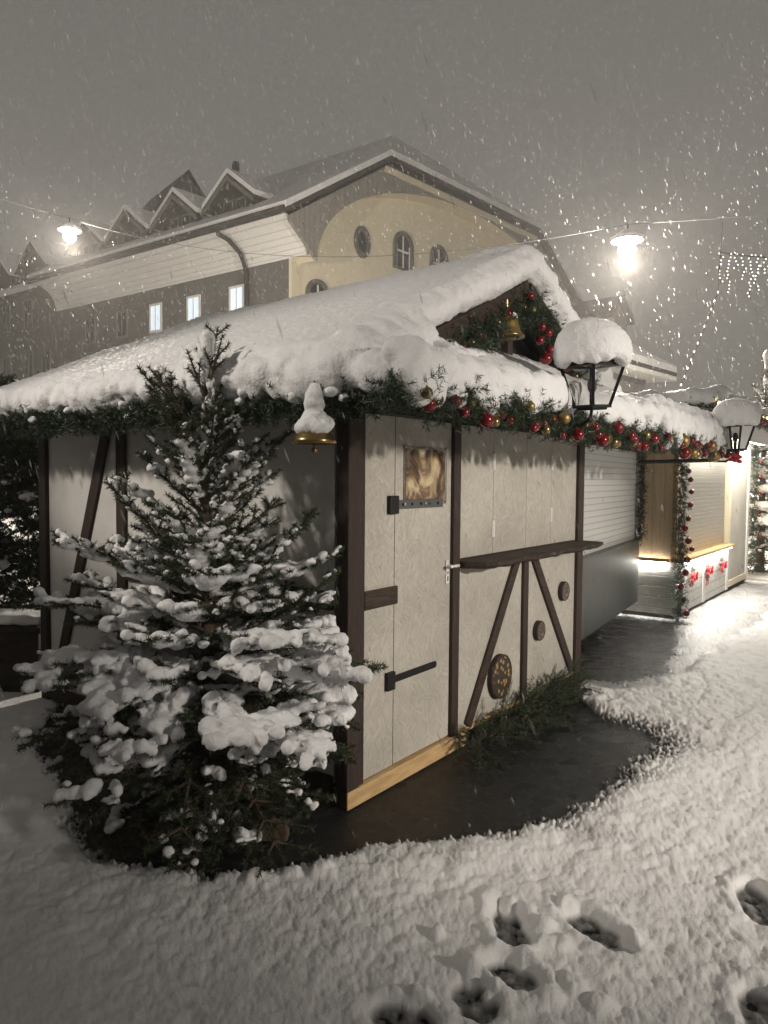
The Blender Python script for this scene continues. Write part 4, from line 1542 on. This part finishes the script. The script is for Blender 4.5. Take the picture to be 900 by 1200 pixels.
        m.prism([gp(s - .05, z0 - h * .48, -.35), gp(s + .05, z0 - h * .48, -.35), gp(s + .05, z0 + h * .62, -.35), gp(s - .05, z0 + h * .62, -.35)], G2 * .025)
        for dx in (-w * .47, w * .41):
            m.prism([gp(s + dx, z0 - h * .48, -.35), gp(s + dx + .08, z0 - h * .48, -.35), gp(s + dx + .08, z0 + h * .3, -.35), gp(s + dx, z0 + h * .3, -.35)], G2 * .025)
        m.prism([gp(s - w / 2, z0 + h * .05, -.35), gp(s + w / 2, z0 + h * .05, -.35), gp(s + w / 2, z0 + h * .12, -.35), gp(s - w / 2, z0 + h * .12, -.35)], G2 * .025)
        m.build('glazing_bars', M['white_paint'], f, off)
    arched(8.85, 15.45, 1.35, 1.75)
    arched(12.4, 15.45, 1.35, 1.75)
    arched(18.8, 15.45, 1.35, 1.75)
    arched(.75 + 1.0, 11.2, 1.3, 1.6)
    arched(5.2, 11.2, 1.3, 1.6)

    # dormers
    def dormer(k, s0, w=3.7, wall=.8, gab=1.25):
        zb = e0 + sl * s0 + .3
        P = lambda s, kk, z: Qm(s0 + s, k + kk, zb + z)
        h = w / 2
        d = MB().prism([P(0, -h + .25, -.4), P(0, h - .25, -.4), P(0, h - .25, wall), P(0, 0, wall + gab - .25), P(0, -h + .25, wall)], G1 * 4.4).build('dormer', M['roof_dark'], t, off)
        dep = 4.6
        for lo, hi, mm, nm in ((0, .14, 'roof_dark', 'dormer_roof'), (.145, .42, 'far_snow', 'dormer_snow')):
            r = MB()
            for sg in (-1, 1):
                r.prism([P(-.55, 0, wall + gab + lo), P(-.55, sg * (h + .25), wall - .35 + lo), P(-.55, sg * (h + .25), wall - .35 + hi), P(-.55, 0, wall + gab + hi)], G1 * dep)
            r.build(nm, M[mm], d, off)
        r = MB()
        for sg in (-1, 1):
            r.prism([P(-.6, 0, wall + gab - .28), P(-.6, sg * (h + .25), wall - .62), P(-.6, sg * (h + .25), wall - .36), P(-.6, 0, wall + gab - .02)], G1 * .05)
        r.build('barge_board', M['stone'], d, off)
        r = MB()
        for c in (-.52, .52):
            for a0, a1, z0, z1 in ((c - .42, c - .32, -.1, .9), (c + .32, c + .42, -.1, .9), (c - .32, c + .32, .8, .9), (c - .32, c + .32, -.1, .0)):
                r.prism([P(-.06, a0, z0), P(-.06, a1, z0), P(-.06, a1, z1), P(-.06, a0, z1)], G1 * .05)
        r.build('dormer_window', M['stone'], d, off)
    for k in (5.5, 10.2, 14.9, 19.5):
        dormer(k, 1.5)
    MB().tube([Qm(14.6, 21, 24), Qm(14.6, 21, 26.9)], .3, 8).build('chimney_pipe', M['roof_dark'], t, off)
    return t


gable_house()


def left_house():
    off = Cm(.5, 24, 0)
    t = empty('corner_house', 'dim grey town house with shuttered windows at the end of the row', 'building', off)
    k0, k1 = 22.75, 46
    MB().prism([Cm(.0, k0, 0), Cm(.0, k1, 0), Cm(.0, k1, 15.1), Cm(.0, k0, 15.1)], G1 * .4).build('wall', M['wall_grey'], t, off)
    MB().prism([Cm(.4, k1 - .4, 0), Cm(18, k1 - .4, 0), Cm(18, k1 - .4, 15.1), Cm(.4, k1 - .4, 15.1)], G2 * .3).build('rear_wall', M['wall_grey'], t, off)
    z = lambda s: 15.15 + .6 * s
    for lo, hi, mm, nm in ((0, .3, 'roof_dark', 'roof'), (.305, .65, 'far_snow', 'roof_snow')):
        b = MB().prism([Cm(-1.0, k0 + 1.6, 14.6 + lo), Cm(-1.0, k1, 14.6 + lo), Cm(14, k1, z(14) + lo), Cm(14, k0 + 1.6, z(14) + lo)], (0, 0, hi - lo))
        if nm == 'roof':
            rf = b.build(nm, M[mm], t, off)
        else:
            b.build(nm, M[mm], rf, off)
    for zz in (13.6, 9.6, 5.6):
        for k in (24.0, 26.4, 29.6, 32.8, 36.0, 39.5):
            if zz > 13 and k < 25:
                continue
            w, h = .95, 1.9
            fr = MB()
            for a0, a1, z0, z1 in ((-w / 2 - .13, -w / 2, -h / 2 - .13, h / 2 + .13), (w / 2, w / 2 + .13, -h / 2 - .13, h / 2 + .13), (-w / 2, w / 2, h / 2, h / 2 + .13), (-w / 2, w / 2, -h / 2 - .13, -h / 2), (-.04, .04, -h / 2, h / 2)):
                fr.prism([Cm(-.06, k + a0, zz + z0), Cm(-.06, k + a1, zz + z0), Cm(-.06, k + a1, zz + z1), Cm(-.06, k + a0, zz + z1)], G1 * .055)
            f = fr.build('window', M['board_grey'], t, off)
            MB().prism([Cm(-.02, k - w / 2, zz - h / 2), Cm(-.02, k + w / 2, zz - h / 2), Cm(-.02, k + w / 2, zz + h / 2), Cm(-.02, k - w / 2, zz + h / 2)], G1 * .015).build('pane', M['pane_dark'], f, off)
    for k in (26.3, 31.5):
        h = 1.9
        zb = z(1.2) + .2
        P = lambda s, kk, zz: Cm(.6 + s, k + kk, zb + zz)
        d = MB().prism([P(0, -h + .25, -.4), P(0, h - .25, -.4), P(0, h - .25, 1.0), P(0, 0, 2.4), P(0, -h + .25, 1.0)], G1 * 4.2).build('dormer', M['roof_dark'], t, off)
        for lo, hi, mm, nm in ((0, .14, 'roof_dark', 'dormer_roof'), (.145, .42, 'far_snow', 'dormer_snow')):
            r = MB()
            for sg in (-1, 1):
                r.prism([P(-.5, 0, 2.7 + lo), P(-.5, sg * (h + .25), .7 + lo), P(-.5, sg * (h + .25), .7 + hi), P(-.5, 0, 2.7 + hi)], G1 * 4.4)
            r.build(nm, M[mm], d, off)


left_house()


def far_houses():
    # tall gable behind the dormers
    b0 = np.array([-17.4, 66.0, 0])
    t = empty('steep_gable_house', 'steep plain gable rising behind the dormers', 'building', b0)
    ax = np.array([math.sin(R_(52)), math.cos(R_(52)), 0])
    ay = np.array([-math.sin(R_(38)), math.cos(R_(38)), 0])
    P = lambda s, k, z: b0 + ax * s + ay * k + np.array([0, 0, z])
    MB().prism([P(-4.6, 0, 0), P(4.6, 0, 0), P(4.6, 0, 22.0), P(0, 0, 28.0), P(-4.6, 0, 22.0)], ay * 9).build('gable_wall', M['stone'], t, b0)
    b = MB()
    for sg in (-1, 1):
        b.prism([P(0, -.3, 28.05), P(sg * 5.0, -.3, 21.5), P(sg * 5.0, -.3, 21.8), P(0, -.3, 28.35)], ay * 9.5)
    b.build('roof', M['roof_dark'], t, b0)
    # house beyond the stalls
    b0 = np.array([8.37, 26.3, -.8])
    t = empty('eave_house', 'faint snowy house with pale broad eave beyond the stalls', 'building', b0)
    P = lambda s, k, z: b0 + G1 * s + G2 * k + np.array([0, 0, z])
    MB().prism([P(.2, .9, 0), P(4.2, .9, 0), P(4.2, .9, 6.45), P(.2, .9, 6.45)], G2 * 8).build('wall', M['wall_grey'], t, b0)
    MB().prism([P(-.5, 0, 6.455), P(5.0, 0, 6.455), P(5.0, 0, 6.62), P(-.5, 0, 6.62)], G2 * 9.5).build('eave', M['white_paint'], t, b0)
    rf = MB().prism([P(-.5, 0, 6.63), P(5.0, 0, 6.63), P(1.2, 4.4, 9.6), P(.6, 4.4, 9.6)], (0, 0, .15))
    rf.prism([P(5.0, 0, 6.63), P(5.0, 9.5, 6.63), P(1.2, 4.4, 9.6)], (0, 0, .15))
    rf = rf.build('roof', M['roof_dark'], t, b0)
    s = MB().prism([P(-.5, 0, 6.785), P(5.0, 0, 6.785), P(1.2, 4.4, 9.755), P(.6, 4.4, 9.755)], (0, 0, .25))
    s.prism([P(5.0, 0, 6.785), P(5.0, 9.5, 6.785), P(1.2, 4.4, 9.755)], (0, 0, .25))
    s.build('roof_snow', M['far_snow'], rf, b0)
    d = MB().prism([P(1.6, 1.2, 7.0), P(3.0, 1.2, 7.0), P(3.0, 1.2, 8.6), P(2.3, 1.2, 9.3), P(1.6, 1.2, 8.6)], G2 * 3).build('dormer', M['stone'], t, b0)
    q = MB()
    for sg in (-1, 1):
        q.prism([P(2.3, 1.0, 9.4), P(2.3 + sg * 1.0, 1.0, 8.55), P(2.3 + sg * 1.0, 1.0, 8.65), P(2.3, 1.0, 9.5)], G2 * 3.2)
    q.build('dormer_roof', M['roof_dark'], d, b0)
    for s0 in (1.2, 3.2):
        f = MB()
        f.prism([P(s0 - .6, .85, 3.4), P(s0 + .6, .85, 3.4), P(s0 + .6, .85, 5.3), P(s0 - .6, .85, 5.3)], G2 * .045)
        f.build('window', M['cream'], t, b0)


far_houses()


# ================================================================== LAMPS, WIRES, LIGHT STRINGS
LAMP_A = np.array([-10.1, 24.0, 9.25])
LAMP_B = np.array([5.45, 17.0, 6.85])
LAMP_W = [5200, 7000]


def street_lamp(p, lab, watts):
    t = empty('street_lamp', lab, 'street lamp', p, 0, 'lit lamps hanging from overhead wires')
    MB().lathe([(.05, .46), (.10, .44), (.14, .36), (.34, .27), (.37, .24), (.35, .22), (.20, .22)], k=24).build('shade', M['steel_strap'], t, smooth=True)
    snow_from('snow_cap', MB().lathe([(.36, .25), (.36, .30), (.28, .36), (.14, .44), (.02, .47)], k=20), .03, 3, .02, 6, .006, 20, t)
    MB().ball((0, 0, .03), .17, (1.15, 1.15, .9), 16, 10).build('bulb', M['lamp_glow'], t, smooth=True)
    MB().tube([(0, 0, .45), (0, 0, .62)], .02).build('hanger', M['iron'], t)
    li = bpy.data.lights.new('lamp_light', 'POINT')
    li.energy = watts
    li.color = (1.0, .90, .77)
    li.shadow_soft_size = .14
    o = bpy.data.objects.new('lamp_light', li)
    COL.objects.link(o)
    o.parent = t
    o.location = (0, 0, -.26)
    return t


street_lamp(LAMP_A, 'glowing street lamp hanging on a wire before the wing with dormers', LAMP_W[0])
street_lamp(LAMP_B, 'glowing street lamp hanging on a wire above the stalls', LAMP_W[1])


def street_lights_behind():
    """the same lamps hang on behind the observer, shielded downwards; only their light reaches the picture"""
    for nm, p, w, aim, cone in (('square_lamp_light', (8.6, -2.4, 3.9), 4000, (1.7, 4.9, .7), 40), ('lane_lamp_light', (-6.0, .9, 5.2), 1250, (-1.0, 4.2, 1.75), 42)):
        li = bpy.data.lights.new(nm, 'SPOT')
        li.energy = w
        li.color = (1.0, .91, .80)
        li.shadow_soft_size = .28
        li.spot_size = R_(cone)
        li.spot_blend = .9
        o = bpy.data.objects.new(nm, li)
        COL.objects.link(o)
        o.location = p
        o.rotation_euler = (Vector(aim) - Vector(p)).to_track_quat('-Z', 'Y').to_euler()


street_lights_behind()


def sky_blockers():
    """stall-shaped masses added out of view to shade the lane from the sky glow"""
    b = MB()
    for c, ang, w in (((-4.15, .5), .10, 5.4), ((-3.2, -4.6), -.5, 4.5), ((2.4, -5.4), .1, 5.0)):
        ca, sa = math.cos(ang), math.sin(ang)
        pr = [(-1.4, 0), (1.4, 0), (1.7, 2.3), (0, 3.3), (-1.7, 2.3)]
        if abs(c[1]) > 2:
            b.prism([(c[0] - w / 2 * ca, c[1] + u - w / 2 * sa, z) for u, z in pr], (w * ca, w * sa, 0))
        else:
            b.prism([(c[0] + u + w / 2 * sa, c[1] - w / 2 * ca, z) for u, z in pr], (-w * sa, w * ca, 0))
    structure(b.build('unseen_sky_blockers', M['dark_wood']))  # added unseen dark masses, there only to block sky glow


sky_blockers()


def stall_lights():
    # lamps of the lit stall's canopy, beside its tube lights
    for x in (1.2, 3.2):
        li = bpy.data.lights.new('canopy_light', 'AREA')
        li.shape = 'RECTANGLE'
        li.size, li.size_y = 1.6, .08
        li.energy = 55
        li.color = (1.0, .93, .8)
        o = bpy.data.objects.new('canopy_light', li)
        COL.objects.link(o)
        o.location = W(6.3 + x, -.23, 2.25)
        o.rotation_euler = (0, 0, TH)
    # the strip lights under the counter edge
    for c, ln, a in ((W(7.7, -.055, .684), 2.6, TH), (W(6.27, .95, .684), 1.5, TH + math.pi / 2)):
        li = bpy.data.lights.new('strip_light', 'AREA')
        li.shape = 'RECTANGLE'
        li.size, li.size_y = ln, .025
        li.energy = 16 if ln > 2 else 30
        li.color = (1.0, .97, .90)
        o = bpy.data.objects.new('strip_light', li)
        COL.objects.link(o)
        o.location = c
        o.rotation_euler = (0, 0, a)


stall_lights()


def cable(name, lab, pts, r=.006):
    m = MB().tube(pts, r, 6)
    o = m.build(name, M['wire'])
    return tag(o, lab, 'cable', 'overhead wires of the square')


def sag(a, b, s, n=24):
    a, b = np.array(a, float), np.array(b, float)
    return [a + (b - a) * t - np.array([0, 0, 4 * s * t * (1 - t)]) for t in np.linspace(0, 1, n)]


cable('cable', 'wire with the lamp before the wing, running off to the left', sag((-20, 22.5, 13.2), LAMP_A + [0, 0, .6], .3))
cable('cable', 'long sagging wire between the two hanging lamps', sag(LAMP_A + [0, 0, .6], LAMP_B + [0, 0, .6], .95, 40))
cable('cable', 'wire from the lamp above the stalls off to the right', sag(LAMP_B + [0, 0, .6], (14.5, 17.5, 8.6), .12))


def icicles():
    p0 = np.array([5.4, 12.0, 5.3])
    t = empty('icicle_lights', 'white icicle light string hanging in ragged strands in the night sky', 'light string', p0)
    MB().tube(sag((5.32, 12, 5.33), (7.6, 12.5, 5.42), .06), .008, 6).build('cord', M['wire'], t, p0)
    wr, beads = MB(), []
    x = 5.34
    k = 0
    lens = [.42, .55, .2, .36, .62, .50, .25, .34, .48, .30, .52, .24, .44, .35, .5, .28]
    while x < 7.6:
        y = 12 + .22 * (x - 5.32)
        top = 5.31 + .03 * (x - 5.3)
        ln = lens[k % 16] * 1.15
        q = [np.array([x + .02 * math.sin(9 * s + k), y, top - s * ln]) for s in np.linspace(0, 1, 9)]
        wr.tube(q, .004, 4)
        for s in np.arange(.0, ln, .055):
            beads.append((x + .03 * math.sin(9 * s / ln + k) + random.uniform(-.025, .025), y, top - s))
        x += random.uniform(.10, .17)
        k += 1
    wr.build('strands', M['wire'], t, p0)
    bm = MB().ball((0, 0, 0), .011, k=6, m=4).mesh('light_bead')
    bm.materials.append(M['fairy'])
    for q in beads[:100]:
        o = bpy.data.objects.new('light_bead', bm)
        COL.objects.link(o)
        o.parent = t
        o.location = np.array(q) - p0
    rest = MB()
    for q in beads[100:]:
        rest.ball(q, .011, k=6, m=4)
    if beads[100:]:
        structure(rest.build('small_light_beads', M['fairy'], t, p0), 'stuff')
    # its holding wire and the beaded drop line
    p0 = np.array([5.3, 12.0, 5.0])
    t = empty('beaded_drop_line', 'thin line of small lights dropping slantwise to the lit stall roof', 'light string', p0)
    ln = sag((5.36, 12.0, 5.8), (5.34, 12, 5.3), 0, 4) + sag((5.32, 12, 4.7), (4.85, 12.2, 3.25), .03, 20)
    MB().tube(ln, .005, 5).build('cord', M['wire'], t, p0)
    b = MB()
    for k in range(12):
        s = k / 11
        q = np.array([5.32, 12, 4.7]) * (1 - s) + np.array([4.85, 12.2, 3.25]) * s
        MB().ball(q, .010, (1, 1, 2.2), 6, 4).build('light_bead', M['fairy'], t, p0)


icicles()

# snowy fir beyond the end of the lit stall
spruce('fir_tree', 'dark snow-flecked fir tree past the far end of the lit stall', W(11.9, .1), 3.9, .85, 9, per_m=120, nl=.05, nw=.012, whorls=13, snow=1.6, voxel=.03)


# ================================================================== FALLING SNOW
def flakes():
    n = 36000
    y = .8 + 33 * rng.random(n) ** .72
    x = (rng.random(n) - .5) * (1.25 * y + 1.2)
    z = rng.random(n) * (1.75 + .74 * y) * 1.02
    m = z > .15
    # none inside the stalls or under their roofs
    p = np.stack([x, y, z], 1)[m]
    l = (p - O)
    lx, ly = l @ D1, l @ D2
    keep = ~((lx > -.7) & (lx < 11) & (ly > -.75) & (ly < 3.2) & (p[:, 2] < 3.2))
    keep &= ~(np.hypot(p[:, 0] - TREE[0], p[:, 1] - TREE[1]) < .9) | (p[:, 2] > 2.5)
    p = p[keep]
    n = len(p)
    r = (.0022 + .0042 * rng.random(n) ** 2.5) * np.clip(.5 + p[:, 1] / 15, .5, 1.6)
    st = 4.0 + 5.0 * rng.random(n)
    tl = np.array([-.28, .0, 1.0])
    tl = tl / np.linalg.norm(tl)
    ax = tl + .07 * rng.normal(size=(n, 3))
    ax /= np.linalg.norm(ax, axis=1)[:, None]
    u = np.cross(ax, rng.normal(size=(n, 3)))
    u /= np.linalg.norm(u, axis=1)[:, None]
    w = np.cross(ax, u)
    R = r[:, None]
    v = np.stack([p + ax * R * st[:, None], p - ax * R * st[:, None], p + u * R, p + w * R, p - u * R, p - w * R], 1).reshape(-1, 3)
    base = np.arange(n)[:, None] * 6
    t = np.array([[0, 2, 3], [0, 3, 4], [0, 4, 5], [0, 5, 2], [1, 3, 2], [1, 4, 3], [1, 5, 4], [1, 2, 5]])
    f = (base[:, None, :] + t[None]).reshape(-1, 3)
    o = link('falling_snow', fast_mesh('falling_snow', v, f), M['flake'])
    structure(o, 'stuff')
    o['label'] = 'snowflakes drifting down through the night air'


flakes()


# ================================================================== HAZE
def haze():
    o = MB().box(-75, 75, -14, 100, -1.2, 42).build('haze', None)
    m = bpy.data.materials.new('haze')
    m.use_nodes = True
    nt = m.node_tree
    nt.nodes.clear()
    out = nt.nodes.new('ShaderNodeOutputMaterial')
    pv = nt.nodes.new('ShaderNodeVolumePrincipled')
    pv.inputs['Color'].default_value = (.86, .84, .82, 1)
    pv.inputs['Density'].default_value = .0019
    pv.inputs['Anisotropy'].default_value = .3
    nt.links.new(pv.outputs[0], out.inputs['Volume'])
    o.data.materials.append(m)
    structure(o, 'stuff')


USE_HAZE = True
if USE_HAZE:
    haze()


# ================================================================== SKY, CAMERA, VIEW
def sky():
    w = bpy.data.worlds.new('World')
    S.world = w
    w.use_nodes = True
    nt = w.node_tree
    N, L = nt.nodes, nt.links
    bg = N['Background']
    st = N.new('ShaderNodeTexSky')
    st.sky_type = 'NISHITA'
    st.sun_disc = False
    st.sun_elevation = R_(2)
    st.sun_rotation = R_(200)
    # night overcast: the low cloud glows evenly in the town's lamplight, the sky itself gives next to nothing
    mx = N.new('ShaderNodeMix')
    mx.data_type = 'RGBA'
    mx.inputs['Factor'].default_value = .97
    L.new(st.outputs[0], mx.inputs['A'])
    mx.inputs['B'].default_value = (1.36, 1.28, 1.175, 1)
    L.new(mx.outputs['Result'], bg.inputs['Color'])
    bg.inputs['Strength'].default_value = .112


sky()

cam = bpy.data.cameras.new('camera')
cam.sensor_width = 36
cam.lens = 26.01
cam.clip_end = 600
cam.clip_start = .05
cam.dof.use_dof = True
cam.dof.focus_distance = 4.6
cam.dof.aperture_fstop = 7
co = bpy.data.objects.new('camera', cam)
COL.objects.link(co)
co.matrix_world = Matrix.Translation((0, 0, 1.7)) @ Matrix.Rotation(R_(90 - 2.7), 4, 'X') @ Matrix.Rotation(R_(.45), 4, 'Z')
S.camera = co
S.view_settings.view_transform = 'Standard'
S.view_settings.look = 'None'
S.view_settings.exposure = 0
S.view_settings.gamma = 1
S.cycles.use_denoising = True
S.cycles.max_bounces = 8
S.cycles.volume_bounces = 1
S.cycles.transparent_max_bounces = 24
S.cycles.sample_clamp_indirect = 4
